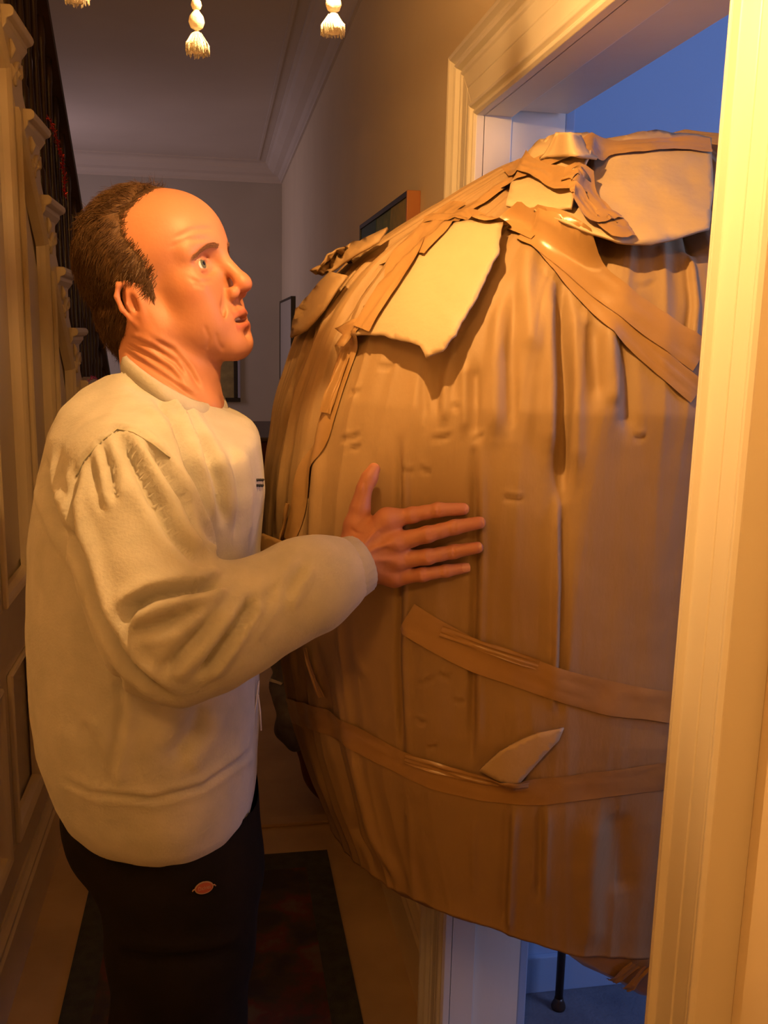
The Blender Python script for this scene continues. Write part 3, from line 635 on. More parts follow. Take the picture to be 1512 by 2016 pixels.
def flap(name, poly, lift, m=M['card2'], step=11, thick=.0035, wav=.003, seed=0, base=.004, edges=None, tree=None, wl=.035, jag=0):
    """sheet lying over the parcel: outline given by sight lines that meet its surface; edges = list of ((x,y),(x,y)) that stand proud"""
    tree = tree or TS; P = []; R_ = random.Random(seed)
    for (x0, y0), (x1, y1) in zip(poly, poly[1:] + poly[:1]):
        L = math.hypot(x1 - x0, y1 - y0); n = max(1, int(L / step))
        for q in range(n):
            t = q / n; nx, ny = -(y1 - y0) / L, (x1 - x0) / L; jj = R_.uniform(-jag, jag); P.append(Vector((x0 + (x1 - x0) * t + nx * jj, y0 + (y1 - y0) * t + ny * jj)))
    nb = len(P); xs = [p.x for p in P]; ys_ = [p.y for p in P]
    def inside(x, y):
        r = False
        for a in range(nb):
            p, q = P[a], P[a - 1]
            if (p.y > y) != (q.y > y) and x < (q.x - p.x) * (y - p.y) / (q.y - p.y) + p.x: r = not r
        return r
    pts = list(P); yy = min(ys_)
    while yy < max(ys_):
        xx = min(xs)
        while xx < max(xs):
            x, y = xx + R_.uniform(-2, 2), yy + R_.uniform(-2, 2)
            if inside(x, y) and min((Vector((x, y)) - p).length for p in P) > step * .6: pts.append(Vector((x, y)))
            xx += step
        yy += step
    res = geometry.delaunay_2d_cdt(pts, [(a, (a + 1) % nb) for a in range(nb)], [], 1, 1e-4)
    vs, fs = res[0], res[2]; out = []
    for v in vs:
        h, n_ = hit(tree, v.x, v.y)
        if h is None:
            cand = None
            for r_ in (6, 12, 20, 30, 45):
                for q in range(12):
                    h2, n2 = hit(tree, v.x + r_ * math.cos(q * .5236), v.y + r_ * math.sin(q * .5236))
                    if h2 is not None and (cand is None): cand = (h2, n2)
                if cand: break
            if cand is None: q_ = tree.find_nearest(ray(v.x, v.y) * 1.12); cand = (q_[0], q_[1])
            h, n_ = cand; rr = ray(v.x, v.y); h = rr * (h.dot(rr))
        if n_.dot(h) > 0: n_ = -n_
        l = base
        if edges:
            for (a, b, amt) in edges:
                a = Vector(a); b = Vector(b); ab = b - a; t = max(0, min(1, (v - a).dot(ab) / ab.length_squared)); d = (v - a - ab * t).length * .0006
                l = max(l, base + amt * math.exp(-(d / wl)**1.3))
        rr = -ray(v.x, v.y); dirn = (n_ * .5 + rr * .5).normalized()
        out.append(h + dirn * (l + .009 + wav * noise.noise(Vector((h.x * 25, h.y * 25, h.z * 14 + seed))) + wav * .5 * noise.noise(h * 60)))
    o = pyobj(name, out, [tuple(f) for f in fs], m, pk, True); bm = bmesh.new(); bm.from_mesh(o.data); bmesh.ops.recalc_face_normals(bm, faces=bm.faces)
    s0 = sum((f.normal.dot(-f.calc_center_median()) for f in bm.faces))
    if s0 < 0: bmesh.ops.reverse_faces(bm, faces=bm.faces)
    bm.to_mesh(o.data); bm.free(); o.data.polygons.foreach_set('use_smooth', [True] * len(o.data.polygons))
    sm = o.modifiers.new('s', 'SOLIDIFY'); sm.thickness = thick; sm.offset = 1; return o
flap('torn_flap', [(880, 462), (940, 455), (992, 462), (985, 520), (962, 562), (945, 600), (920, 640), (905, 672), (880, 700), (850, 715), (838, 690), (800, 680), (760, 668), (705, 668), (730, 620), (775, 560), (830, 505)], 0, edges=[((985, 520), (905, 672), .016), ((905, 672), (850, 715), .020), ((838, 690), (705, 668), .006)], seed=1, jag=1.5, base=.006, wav=.0012, step=8, wl=.06)
flap('overlapping_flap', [(1168, 300), (1290, 275), (1395, 292), (1398, 400), (1380, 486), (1330, 497), (1270, 510), (1205, 510), (1150, 492), (1100, 474), (1052, 446), (1100, 444), (1135, 410), (1158, 360)], 0, edges=[((1052, 446), (1100, 474), .02), ((1100, 474), (1205, 510), .030), ((1205, 510), (1380, 486), .026)], seed=2, base=.008, wav=.004, step=9)
flap('gathered_flap', [(1084, 296), (1120, 298), (1156, 300), (1170, 310), (1160, 350), (1140, 395), (1122, 455), (1060, 440), (1000, 428), (1010, 385), (1030, 350), (1048, 322), (1066, 304)], 0, edges=[((1160, 350), (1122, 455), .030)], seed=3, base=.014, wav=.0045, wl=.03, jag=1, step=8)
Vx = []; Fx = []                             # upright tied end of the board at the crown
for i in range(9):
    t = i / 8
    for j in range(11):
        u = j / 10; x = (1062 + 32 * t ** .7) * (1 - u) + (1176 - 34 * t ** .6) * u; y = 312 - 50 * t - 4 * math.sin(math.pi * u) + 6 * u * t
        Vx.append(at(x, y, 1.20 + .03 * (1 - t) * math.cos(math.pi * u) + .035 * math.sin(u * 7.5) * .35 - .03 * math.sin(math.pi * u)))
for i in range(8):
    for j in range(10): a = i * 11 + j; Fx.append((a, a + 1, a + 12, a + 11))
o = pyobj('tied_end', Vx, Fx, M['card2'], pk); sm = o.modifiers.new('s', 'SOLIDIFY'); sm.thickness = .004; sm.offset = 0
flap('torn_triangle', [(1108, 1428), (1098, 1452), (1070, 1480), (1040, 1515), (1012, 1548), (945, 1510), (985, 1472), (1030, 1448), (1062, 1436)], 0, edges=[((985, 1472), (1062, 1436), .004)], seed=4, base=.001, wav=.001, step=8, wl=.02)
flap('side_flap', [(778, 476), (725, 500), (690, 508), (662, 520), (650, 540), (632, 548), (642, 560), (668, 556), (700, 560), (655, 620), (620, 660), (590, 672), (600, 620), (690, 540), (760, 500)], 0, edges=[((778, 476), (650, 530), .012), ((632, 548), (668, 556), .012)], seed=5, base=.008, step=9, m=M['card'])
flap('tape_scrap', [(508, 1064), (540, 1050), (580, 1066), (568, 1076), (545, 1090), (524, 1084)], 0, edges=[((508, 1064), (545, 1090), .018)], seed=6, step=6, m=M['tape'], thick=.001)
flap('crumpled_tape_end', [(672, 655), (716, 640), (742, 628), (722, 650), (706, 668), (692, 690), (676, 690), (690, 668)], 0, edges=[((716, 640), (742, 628), .014), ((676, 690), (692, 690), .012)], seed=7, step=6, m=M['tape'], thick=.001, wav=.006)

def all_tree():                              # parcel with its flaps, for laying tape over everything
    Vx = [tuple(v) for v in V]; Fx = [tuple(q) for q in Q]
    for o in pk.children:
        if 'flap' in o.name or 'triangle' in o.name:
            b_ = len(Vx); th_ = o.modifiers['s'].thickness; m_ = o.data
            Vx += [tuple(v.co + v.normal * th_) for v in m_.vertices]; Fx += [tuple(b_ + i for i in p.vertices) for p in m_.polygons]
    return BVHTree.FromPolygons(Vx, Fx)
T2 = all_tree()
def tape(pts, wpx, seed, off=.002, wrinkle=.0012, tree=None, base=None, name='tape_strip', seg=8, taut=10):
    base = base or TS; P = project_line(tree or T2, pts, 7)
    if len(P) < 3: return None
    Pn = np.array([tuple(base.find_nearest(Vector(p))[0]) for p in P]); L = np.concatenate([[0], np.cumsum(np.linalg.norm(np.diff(Pn, axis=0), axis=1))]); m_ = max(8, int(L[-1] / .007))
    Pn = np.stack([np.interp(np.linspace(0, L[-1], m_), L, Pn[:, q]) for q in range(3)], 1)
    for _ in range(14): Pn[1:-1] = .5 * Pn[1:-1] + .25 * (Pn[:-2] + Pn[2:])
    wd = wpx * .00058; H = np.zeros((m_, seg + 1)); B = np.zeros((m_, seg + 1, 3)); NN = np.zeros((m_, seg + 1, 3))
    for i in range(m_):
        c = Vector(Pn[i]); t = Vector(Pn[min(i + 1, m_ - 1)] - Pn[max(i - 1, 0)]).normalized(); _, nr, _, _ = base.find_nearest(c); s_ = t.cross(nr).normalized()
        ww = wd * (1 + .10 * noise.noise(Vector((i * .12, seed, 0))))
        for j in range(seg + 1):
            q = c + s_ * ((j / seg - .5) * ww); l2, n2, _, _ = base.find_nearest(q)
            g = n2 if n2.dot(l2 - Vector((PC[0], PC[1], -.3))) > 0 else -n2
            h_, _, _, dd = (tree or T2).ray_cast(l2 + g * .10, -g, .16)
            H[i, j] = (.10 - dd) if h_ is not None else 0.; B[i, j] = l2; NN[i, j] = g
    S = H.copy()
    for _ in range(taut):                     # pulled taut: bridges hollows, keeps high spots
        S[1:-1] = .5 * S[1:-1] + .25 * (S[:-2] + S[2:]); S[:, 1:-1] = .6 * S[:, 1:-1] + .2 * (S[:, :-2] + S[:, 2:]); S = np.maximum(S, H)
    Vt_ = []; Ft_ = []
    for i in range(m_):
        for j in range(seg + 1):
            wv = wrinkle * (noise.noise(Vector((i * .10, (j / seg) * 5., seed + 5.))) + .6 * noise.noise(Vector((i * .35, (j / seg) * 2.5, seed + 9.))) + .6)
            Vt_.append(B[i, j] + NN[i, j] * (S[i, j] + off + max(0, wv)))
    for i in range(m_ - 1):
        for j in range(seg): a = i * (seg + 1) + j; Ft_.append((a, a + 1, a + seg + 2, a + seg + 1))
    o = pyobj(name, Vt_, Ft_, M['tape'], pk); return o
tape([(862, 425), (795, 500), (745, 580), (700, 645), (668, 740), (632, 840), (600, 960), (570, 1066)], 46, 1)
tape([(905, 405), (850, 450), (800, 520), (752, 590), (715, 650)], 50, 12, .004, .003)
tape([(1398, 292), (1330, 284), (1250, 292), (1160, 298), (1080, 316), (1010, 355), (940, 402), (870, 448), (820, 500)], 54, 2, .003, .002)
tape([(1010, 330), (1070, 345), (1130, 376), (1180, 420), (1225, 490)], 54, 3, .005, .003)
tape([(1120, 385), (1160, 430), (1200, 488)], 36, 13, .007, .003)
tape([(838, 440), (890, 430), (950, 432), (1010, 446), (1060, 470)], 40, 4, .005, .003)
tape([(1040, 460), (1110, 505), (1190, 570), (1270, 630), (1378, 705)], 64, 5, .003, .002)
tape([(1060, 470), (1140, 560), (1220, 640), (1300, 715), (1372, 775)], 50, 15, .002, .0015)
tape([(560, 1395), (640, 1415), (720, 1462), (800, 1505), (880, 1535), (970, 1552), (1060, 1558), (1160, 1545), (1330, 1524)], 66, 6)
tape([(800, 1215), (870, 1258), (950, 1296), (1040, 1325), (1110, 1350), (1200, 1375), (1330, 1392)], 72, 7)
tape([(870, 1240), (930, 1262), (1000, 1286), (1060, 1306)], 24, 17, .003, .003)
tape([(800, 1490), (880, 1512), (960, 1538), (1040, 1545)], 24, 18, .003, .003)
tape([(640, 1370), (620, 1320), (608, 1272)], 12, 8, .004, .004)
tape([(690, 700), (668, 760), (652, 815)], 18, 9, .005, .006)
tape([(560, 1080), (566, 1030), (575, 990)], 16, 10, .004, .006)
bm = bmesh.new(); bm.from_mesh(uo.data); Tu = BVHTree.FromBMesh(bm); bm.free()
tape([(1180, 1946), (1215, 1915), (1250, 1892)], 26, 20, .003, .004, Tu, Tu); tape([(1215, 1952), (1245, 1925), (1275, 1896)], 20, 21, .005, .004, Tu, Tu)

# ================================================================== THE MAN
man = thing('person', 'man in pale grey sweatshirt and black trousers, looking up, one hand on the parcel', 'person', (-.12, 1.22, FZ))
def npv(v): return np.array([v.x, v.y, v.z])
def A3(px, py, Y): return npv(at(px, py, Y))
# ---- sweatshirt
G = Grid((-.37, .86, -.80), (.34, 1.90, .03), .0048)
rows = [(716, 250, 380, .050, 1.235), (735, 222, 415, .070, 1.235), (768, 160, 440, .105, 1.23), (800, 122, 480, .145, 1.22), (850, 98, 510, .182, 1.215), (950, 74, 520, .198, 1.215), (1060, 60, 510, .195, 1.215), (1200, 57, 510, .200, 1.215), (1330, 64, 510, .205, 1.215), (1430, 80, 506, .205, 1.215), (1510, 108, 503, .198, 1.215), (1545, 128, 500, .188, 1.215), (1572, 150, 492, .170, 1.215)]
rz = []; rxc = []; rav = []; rb = []
for py, l, r, b, yc in rows:
    L_ = A3(l, py, yc); R_ = A3(r, py, yc); rz.append((L_[2] + R_[2]) / 2); rxc.append((L_[0] + R_[0]) / 2); rav.append((R_[0] - L_[0]) / 2); rb.append(b)
rz, rxc, rav, rb = [np.array(q)[::-1] for q in (rz, rxc, rav, rb)]
NP1 = A3(235, 718, 1.22); NP2 = A3(432, 800, 1.22)
def torso(X, Y, Z):
    z = Z.ravel(); xc = np.interp(z, rz, rxc).astype(np.float32)[None, None]; a = np.interp(z, rz, rav).astype(np.float32)[None, None]; b = np.interp(z, rz, rb).astype(np.float32)[None, None]
    ux = (X - xc) ; uy = (Y - 1.215)
    ang = math.radians(12); vx = ux * math.cos(ang) - uy * math.sin(ang) * .5; vy = uy + ux * math.sin(ang) * .4
    k0 = ((np.abs(ux) / a)**2.3 + (np.abs(vy) / b)**2.3)**(1 / 2.3); d = (k0 - 1) * np.minimum(a, b)
    zp = NP1[2] + (X - NP1[0]) * (NP2[2] - NP1[2]) / (NP2[0] - NP1[0]) * np.where(X < NP1[0], .35, 1.) - .42 * np.maximum(0, np.abs(Y - 1.225) - .055)
    return np.maximum(np.maximum(np.maximum(d, Z - rz[-1]), rz[0] - Z), (Z - zp) * .85)
G.op(torso, (-.40, .95, rz[0]), (.2, 1.5, rz[-1]))
RA = [(262, 892, 1.095, .058), (250, 930, 1.050, .058), (258, 1020, 1.015, .060), (285, 1130, .985, .063), (322, 1215, .965, .064), (352, 1262, .962, .060), (420, 1240, .975, .058), (500, 1205, .995, .052), (575, 1168, 1.012, .048), (612, 1152, 1.022, .046), (640, 1140, 1.032, .0385), (668, 1128, 1.04, .034)]
G.chain([A3(*r[:3]) for r in RA], [r[3] for r in RA], .028)
LA = [((-.02, 1.35, -.20), .060), ((-.02, 1.46, -.32), .058), ((-.01, 1.56, -.45), .056), ((.08, 1.68, -.42), .048), ((.13, 1.76, -.38), .040)]
G.chain([l[0] for l in LA], [l[1] for l in LA], .03)
CLC = A3(337, 765, 1.222); CLU = A3(322, 690, 1.232) - CLC; CLU /= np.linalg.norm(CLU)
G.cap(CLC + CLU * .030, CLC + CLU * .16, .064, .085, .012, sub=True)
Vs, Qs = G.mesh(); Vs = relax(Vs, Qs, 4, .5); Ns = normals(Vs, Qs); Ts = bvh(Vs, Qs)
def scr(pts, wd, dp, n=6):
    global Vs
    P = project_line(Ts, pts, n)
    if len(P) > 1: Vs = crease(Vs, Ns, P, wd, dp)
def fold(pts, w_, amp):
    """sharp valley with a full ridge on its right and a low one on its left (w_ = spacing along the sight plane)"""
    global Vs
    def off(k):
        o = []
        for i in range(len(pts)):
            (x0, y0), (x1, y1) = pts[max(i - 1, 0)], pts[min(i + 1, len(pts) - 1)]; L = math.hypot(x1 - x0, y1 - y0); o.append((pts[i][0] - (y1 - y0) / L * k, pts[i][1] + (x1 - x0) / L * k))
        return o
    u = w_ * .00058
    for p, wd, dp in ((pts, u * .75, -amp), (off(-w_ * 1.5), u * 1.1, amp * .75), (off(w_ * 1.7), u * 1.2, amp * .45)): scr(p, wd, dp, 8)
for pts, w_, amp in (
    ([(438, 1146), (400, 1158), (350, 1164), (300, 1174), (262, 1196), (248, 1225)], 13, .019), ([(262, 1245), (320, 1228), (380, 1195), (430, 1168)], 14, .010), ([(440, 1185), (405, 1228), (360, 1282), (325, 1325)], 14, .011),
    ([(500, 1175), (460, 1235), (420, 1295), (395, 1330)], 12, .013), ([(545, 1150), (510, 1200), (475, 1250)], 14, .006), ([(600, 1108), (572, 1150), (552, 1192)], 12, .007),
    ([(235, 855), (262, 905), (300, 980), (340, 1050), (400, 1118)], 14, .012), ([(265, 858), (310, 912), (360, 985), (388, 1050), (398, 1100)], 12, .013), ([(205, 872), (222, 930), (225, 990)], 10, .008), ([(180, 905), (195, 960), (205, 1010)], 10, .006),
    ([(148, 935), (145, 1000), (165, 1090), (200, 1200), (255, 1300), (330, 1372)], 11, .013),
    ([(312, 790), (342, 830), (362, 885), (380, 950), (400, 1040)], 12, .014), ([(345, 800), (390, 865), (425, 940), (445, 1040)], 14, .008), ([(455, 890), (470, 960), (465, 1060)], 14, .006),
    ([(88, 905), (100, 970), (130, 1040), (170, 1100)], 14, .012), ([(120, 930), (132, 990), (150, 1040)], 10, .007),
    ([(400, 1388), (380, 1440), (340, 1495)], 24, .008), ([(235, 1300), (240, 1400), (215, 1550)], 10, .004), ([(160, 1420), (190, 1490), (215, 1560)], 18, .006), ([(130, 1537), (200, 1564), (300, 1574), (400, 1547), (495, 1480)], 7, .005),
    ([(150, 935), (165, 905), (200, 868), (232, 842), (262, 850), (300, 872), (335, 900)], 5, .005)): fold(pts, w_, amp)
for i_ in range(len(Vs)):
    v = Vs[i_]; d = .0028 * noise.noise(Vector((v[0] * 14, v[1] * 14, v[2] * 9))) + .0012 * noise.noise(Vector((v[0] * 40, v[1] * 40, v[2] * 26))); Vs[i_] = v + Ns[i_] * d
Vs = relax(Vs, Qs, 1, .2)
sw = link('sweatshirt', mesh_np('sweatshirt', Vs, Qs), M['sweat'], man, True); sw['label'] = 'pale grey crew-neck sweatshirt'
Ts = bvh(Vs, Qs)
# raised seam lines
def seam(pts, name='seam'):
    P = project_line(Ts, pts, 5)
    if len(P) < 3: return
    bm = bmesh.new(); tube(bm, [p - ray(0, 0) * 0 + (-p).normalized() * .0004 for p in P], .0011, 5); obj(name, bm, M['seam'], sw, True)
seam([(150, 938), (163, 908), (198, 870), (230, 844), (262, 851), (300, 873), (335, 901)])
# collar
def cat(points, n=12, closed=True):
    P = [Vector(p) for p in points]; out = []; m_ = len(P)
    for i in range(m_ if closed else m_ - 1):
        p0, p1, p2, p3 = (P[(i - 1) % m_], P[i], P[(i + 1) % m_], P[(i + 2) % m_]) if closed else (P[max(i - 1, 0)], P[i], P[i + 1], P[min(i + 2, m_ - 1)])
        for q in range(n):
            t = q / n; out.append(.5 * ((2 * p1) + (p2 - p0) * t + (2 * p0 - 5 * p1 + 4 * p2 - p3) * t * t + (3 * p1 - p0 - 3 * p2 + p3) * t**3))
    return out
colp = [at(250, 716, 1.22), at(268, 735, 1.165), at(322, 772, 1.135), at(390, 805, 1.15), at(428, 806, 1.21), at(430, 780, 1.27), at(370, 745, 1.30), at(290, 716, 1.285)]
cl = cat(colp, 10); V_ = []; F_ = []; cc = sum(cl, Vector()) / len(cl); n = len(cl)
upv = (at(300, 600, 1.2) - at(340, 760, 1.2)).normalized()
for i in range(n):
    o_ = (cl[i] - cc); o_ -= upv * o_.dot(upv); o_.normalize()
    for u, v in ((.004, -.016), (.009, -.010), (.008, 0), (.003, .009), (-.003, .011), (-.005, .004), (-.003, -.014)): V_.append(cl[i] + o_ * u + upv * v)
for i in range(n):
    for j in range(7): F_.append((i * 7 + j, i * 7 + (j + 1) % 7, ((i + 1) % n) * 7 + (j + 1) % 7, ((i + 1) % n) * 7 + j))
co = pyobj('collar', V_, F_, M['rib'], sw)
# cuff
def ringtube(name, a, b, r0, r1, m, parent, sx=1., lip=.004):
    a = Vector(a); b = Vector(b); d = (b - a); L = d.length; d.normalize(); u = d.cross(Vector((0, 0, 1))).normalized(); v = u.cross(d); bm = bmesh.new(); R = []
    prof = [(0, r0 - lip), (.05, r0), (.3, r0 * .97 + r1 * .03), (.7, (r0 + r1) / 2), (.96, r1), (1, r1 - lip * .5), (.97, r1 - lip), (.6, r1 - lip)]
    for t, r in prof: R.append([bm.verts.new(a + d * L * t + (u * math.cos(q) * sx + v * math.sin(q)) * r * (1 + .012 * math.sin(q * 24))) for q in [2 * math.pi * k / 72 for k in range(72)]])
    for r0_, r1_ in zip(R, R[1:]):
        for k in range(72): bm.faces.new((r0_[k], r0_[(k + 1) % 72], r1_[(k + 1) % 72], r1_[k]))
    return obj(name, bm, m, parent, True)
ringtube('cuff', A3(638, 1142, 1.032), A3(712, 1108, 1.052), .0400, .0345, M['rib'], sw)
# chest print: two short dark lines of lettering
lg = project_line(Ts, [(506, 948), (519, 944)], 4)
def word(txt, px, py, size, m, parent, tree, name='lettering', yaw=None, off=.0012, sh=1.0):
    h, nr = hit(tree, px, py)
    if h is None: return None
    if nr.dot(h) > 0: nr = -nr
    cu = bpy.data.curves.new('t', 'FONT'); cu.body = txt; cu.size = size; cu.align_x = 'CENTER'; cu.align_y = 'CENTER'; cu.extrude = .0002
    tmp = bpy.data.objects.new('t', cu); COL.objects.link(tmp); dg = bpy.context.evaluated_depsgraph_get(); me = bpy.data.meshes.new_from_object(tmp.evaluated_get(dg)); bpy.data.objects.remove(tmp)
    z = nr.normalized(); x = Vector((0, 0, 1)).cross(z).normalized(); y = z.cross(x)
    Mx = Matrix((x, y, z)).transposed().to_4x4(); Mx.translation = h + z * off; me.transform(Matrix.Scale(sh, 4, Vector((1, 0, 0)))); me.transform(Mx)
    return link(name, me, m, parent)
# ---- trousers
G = Grid((-.36, .90, FZ + .035), (.20, 1.50, -.60), .008)
def leg(pts, k=.03): G.chain([p[0] for p in pts], [p[1] for p in pts], k)
G.ell(A3(325, 1560, 1.22), (.128, .165, .13), .03); G.ell(A3(275, 1600, 1.22), (.092, .15, .085), .04)
near = [(A3(350, 1600, 1.15), .100), (A3(362, 1720, 1.13), .098), (A3(360, 1850, 1.12), .090), (A3(352, 2016, 1.12), .083), (np.array([-.075, 1.13, -1.25]), .078), (np.array([-.085, 1.15, -1.52]), .070)]
leg(near)
leg([(A3(330, 1600, 1.30), .100), (A3(330, 1720, 1.32), .095), (A3(325, 1850, 1.34), .085), (np.array([-.10, 1.36, -1.10]), .078), (np.array([-.12, 1.38, -1.30]), .075), (np.array([-.12, 1.38, -1.54]), .070)])
Vt, Qt = G.mesh(); Vt = relax(Vt, Qt, 3); Nt = normals(Vt, Qt); Tt = bvh(Vt, Qt)
def tcr(pts, wd, dp):
    global Vt
    P = project_line(Tt, pts, 5)
    if len(P) > 1: Vt = crease(Vt, Nt, P, wd, dp)
for pts, wd, dp in (([(240, 1860), (320, 1872), (400, 1866), (480, 1848)], .010, .006), ([(240, 1880), (320, 1892), (400, 1884), (470, 1868)], .010, -.008), ([(200, 1690), (250, 1720), (330, 1725)], .015, -.008), ([(480, 1600), (440, 1660), (400, 1690)], .015, -.008), ([(300, 1620), (330, 1700), (320, 1800)], .02, .006)): tcr(pts, wd, dp)
for i_ in range(len(Vt)): Vt[i_] += Nt[i_] * .004 * noise.noise(Vector((Vt[i_][0] * 12, Vt[i_][1] * 12, Vt[i_][2] * 8)))
tr_ = link('trousers', mesh_np('trousers', Vt, Qt), M['black'], man, True); tr_['label'] = 'loose black work trousers'; Tt = bvh(Vt, Qt)
# woven oval badge on the thigh
h, nr = hit(Tt, 400, 1746); nr = nr if nr.dot(h) < 0 else -nr; zx = Vector((0, 0, 1)).cross(nr).normalized(); zy = nr.cross(zx)
def badge(name, rx, ry, m, off, ring=None, nseg=32, parent=None):
    bm = bmesh.new(); c0 = h + nr * off
    def el(rx, ry, o): return [bm.verts.new(c0 + zx * rx * math.cos(q) + zy * ry * math.sin(q) + nr * o) for q in [2 * math.pi * k / nseg for k in range(nseg)]]
    a = el(rx, ry, 0); b = el(rx * .98, ry * .98, .0012)
    for k in range(nseg): bm.faces.new((a[k], a[(k + 1) % nseg], b[(k + 1) % nseg], b[k]))
    bm.faces.new(b); return obj(name, bm, m, parent or tr_)
pb = badge('thigh_badge', .0115, .0072, M['patchcream'], .0035); pb['label'] = 'small rust-red and cream woven oval badge'
bm = bmesh.new(); c0 = h + nr * .0042
hs = [c0 + zx * x * .0125 + zy * y * .005 for x, y in ((-1.15, -.25), (-1.02, .10), (-.8, .1))]; tube(bm, hs, .0008, 6); hs = [c0 + zx * x * .0125 + zy * y * .005 for x, y in ((1.15, -.25), (1.02, .10), (.8, .1))]; tube(bm, hs, .0008, 6)
obj('badge_horns', bm, M['patchcream'], tr_, True)
badge('badge_field', .0100, .0058, M['patchred'], .0044)
o = word('Dickies', 400, 1746, .0062, M['patchcream'], tr_, Tt, 'badge_lettering', off=.0058, sh=.85)
for r_, ws in ((0, (5, 3, 4)), (1, (3, 5, 3))):      # chest print: two short rows of worn dark marks, not legible
    px_ = 505
    for w_ in ws:
        P = project_line(Ts, [(px_, 945 + 11 * r_), (px_ + w_ - 1, 944.6 + 11 * r_)], 3); px_ += w_ + 1
        if len(P) > 1: bm = bmesh.new(); tube(bm, [p * .9994 for p in P], .0018, 6); obj('chest_print', bm, M['navy'], sw, True)
# drawstrings at the waist
bm = bmesh.new(); tube(bm, [at(509, 1340, 1.12), at(505, 1378, 1.118), at(499, 1415, 1.12)], .0011, 6); tube(bm, [at(508, 1368, 1.12), at(512, 1400, 1.12), at(514, 1438, 1.12)], .0012, 6); obj('drawstring', bm, M['whitecord'], man, True)
# shoes
for fx, fy in ((-.06, 1.14), (-.095, 1.38)):
    F0 = FZ + .0105; G = Grid((fx - .14, fy - .09, FZ), (fx + .24, fy + .09, FZ + .16), .006)
    G.chain([(fx - .06, fy, FZ + .05), (fx + .03, fy, FZ + .05), (fx + .14, fy, FZ + .035)], [.044, .045, .036], .02); G.cap((fx - .04, fy, FZ + .06), (fx - .04, fy, FZ + .12), .046, .044, .03)
    Vv, Qq = G.mesh(); Vv = relax(Vv, Qq, 2); Vv[:, 2] = np.maximum(Vv[:, 2], F0); sh = link('shoe', mesh_np('shoe', Vv, Qq), M['blackleather'], man, True)

# ---- head (canonical frame: +x forward, +z up, metres), placed by HM
yaw, pit, rol, HS = .45, .27, .11, .975
def rotm(y, p, r):
    y = -y; p = -p; Rz = np.array([[math.cos(y), -math.sin(y), 0], [math.sin(y), math.cos(y), 0], [0, 0, 1]])
    Ry = np.array([[math.cos(p), 0, math.sin(p)], [0, 1, 0], [-math.sin(p), 0, math.cos(p)]]); Rx = np.array([[1, 0, 0], [0, math.cos(r), -math.sin(r)], [0, math.sin(r), math.cos(r)]])
    return Rz @ Ry @ Rx
HM = rotm(yaw, pit, rol); HO = np.array([-.062, 1.255, .064]); HX = np.array([.865, 1, 1])
def h2w(V): return ((np.asarray(V) * HX) @ HM.T) * HS + HO
def w2h(p): return ((np.asarray(p) - HO) @ HM) / HS / HX
G = Grid((-.16, -.13, -.27), (.15, .13, .145), .0021)
sy = lambda p: [(p[0], p[1], p[2]), (p[0], -p[1], p[2])]
G.ell((-.022, 0, .030), (.104, .078, .084), .02); G.ell((.034, 0, .036), (.068, .066, .062), .03)
G.ell((.046, 0, -.030), (.044, .054, .060), .025); G.ell((.030, 0, -.068), (.050, .048, .042), .03)
for s in (1, -1):
    G.cap((-.008, .058 * s, -.060), (.070, .016 * s, -.100), .017, .018, .032); G.cap((-.012, .064 * s, -.015), (-.008, .058 * s, -.060), .014, .017, .035)
    G.ell((.054, .044 * s, -.024), (.026, .019, .018), .025); G.ell((.052, .034 * s, -.062), (.028, .020, .030), .03)
G.ell((.079, 0, -.105), (.018, .020, .016), .018)
for s in (1, -1):
    G.cap((.086, .010 * s, .020), (.068, .048 * s, .018), .010, .009, .016)
    G.ell((.096, .033 * s, .000), (.018, .019, .012), .016, sub=True)
G.cap((.088, 0, .012), (.112, 0, -.027), .0085, .0095, .012); G.ell((.115, 0, -.035), (.0125, .011, .0105), .010)
for s in (1, -1):
    G.ell((.098, .0125 * s, -.043), (.0120, .0075, .0085), .007); G.ell((.104, .0065 * s, -.0515), (.0060, .0032, .0045), .003, sub=True)
G.ell((.076, 0, -.074), (.022, .027, .024), .014)
G.chain([(.0985, 0, -.0665), (.0945, .012, -.0690), (.084, .024, -.0755)], [.0058, .0052, .0028], .005); G.chain([(.0985, 0, -.0665), (.0945, -.012, -.0690), (.084, -.024, -.0755)], [.0058, .0052, .0028], .005)
G.chain([(.0960, 0, -.0860), (.0920, .012, -.0850), (.083, .023, -.0785)], [.0068, .0060, .0030], .005); G.chain([(.0960, 0, -.0860), (.0920, -.012, -.0850), (.083, -.023, -.0785)], [.0068, .0060, .0030], .005)
G.ell((.098, 0, -.0765), (.018, .0205, .0042), .002, sub=True); G.cap((.098, 0, -.0955), (.094, 0, -.0955), .005, .005, .012, sub=True)
for s in (1, -1):                             # nasolabial folds, eyelids
    G.chain([(.094, .020 * s, -.040), (.087, .031 * s, -.058), (.080, .033 * s, -.074)], [.0022, .0022, .0016], .008, sub=True)
    G.ell((.0660, .033 * s, .0005), (.0170, .0165, .0155), .003)
    G.ell((.0835, .0335 * s, .0000), (.0110, .0125, .0050), .0012, sub=True)
    G.chain([(.0815, .020 * s, .0075), (.0835, .032 * s, .0095), (.0750, .046 * s, .0060)], [.0014, .0014, .001], .003, sub=True)
    G.chain([(.0835, .020 * s, -.0085), (.0820, .033 * s, -.0125), (.0730, .046 * s, -.0100)], [.0010, .0012, .001], .005, sub=True)
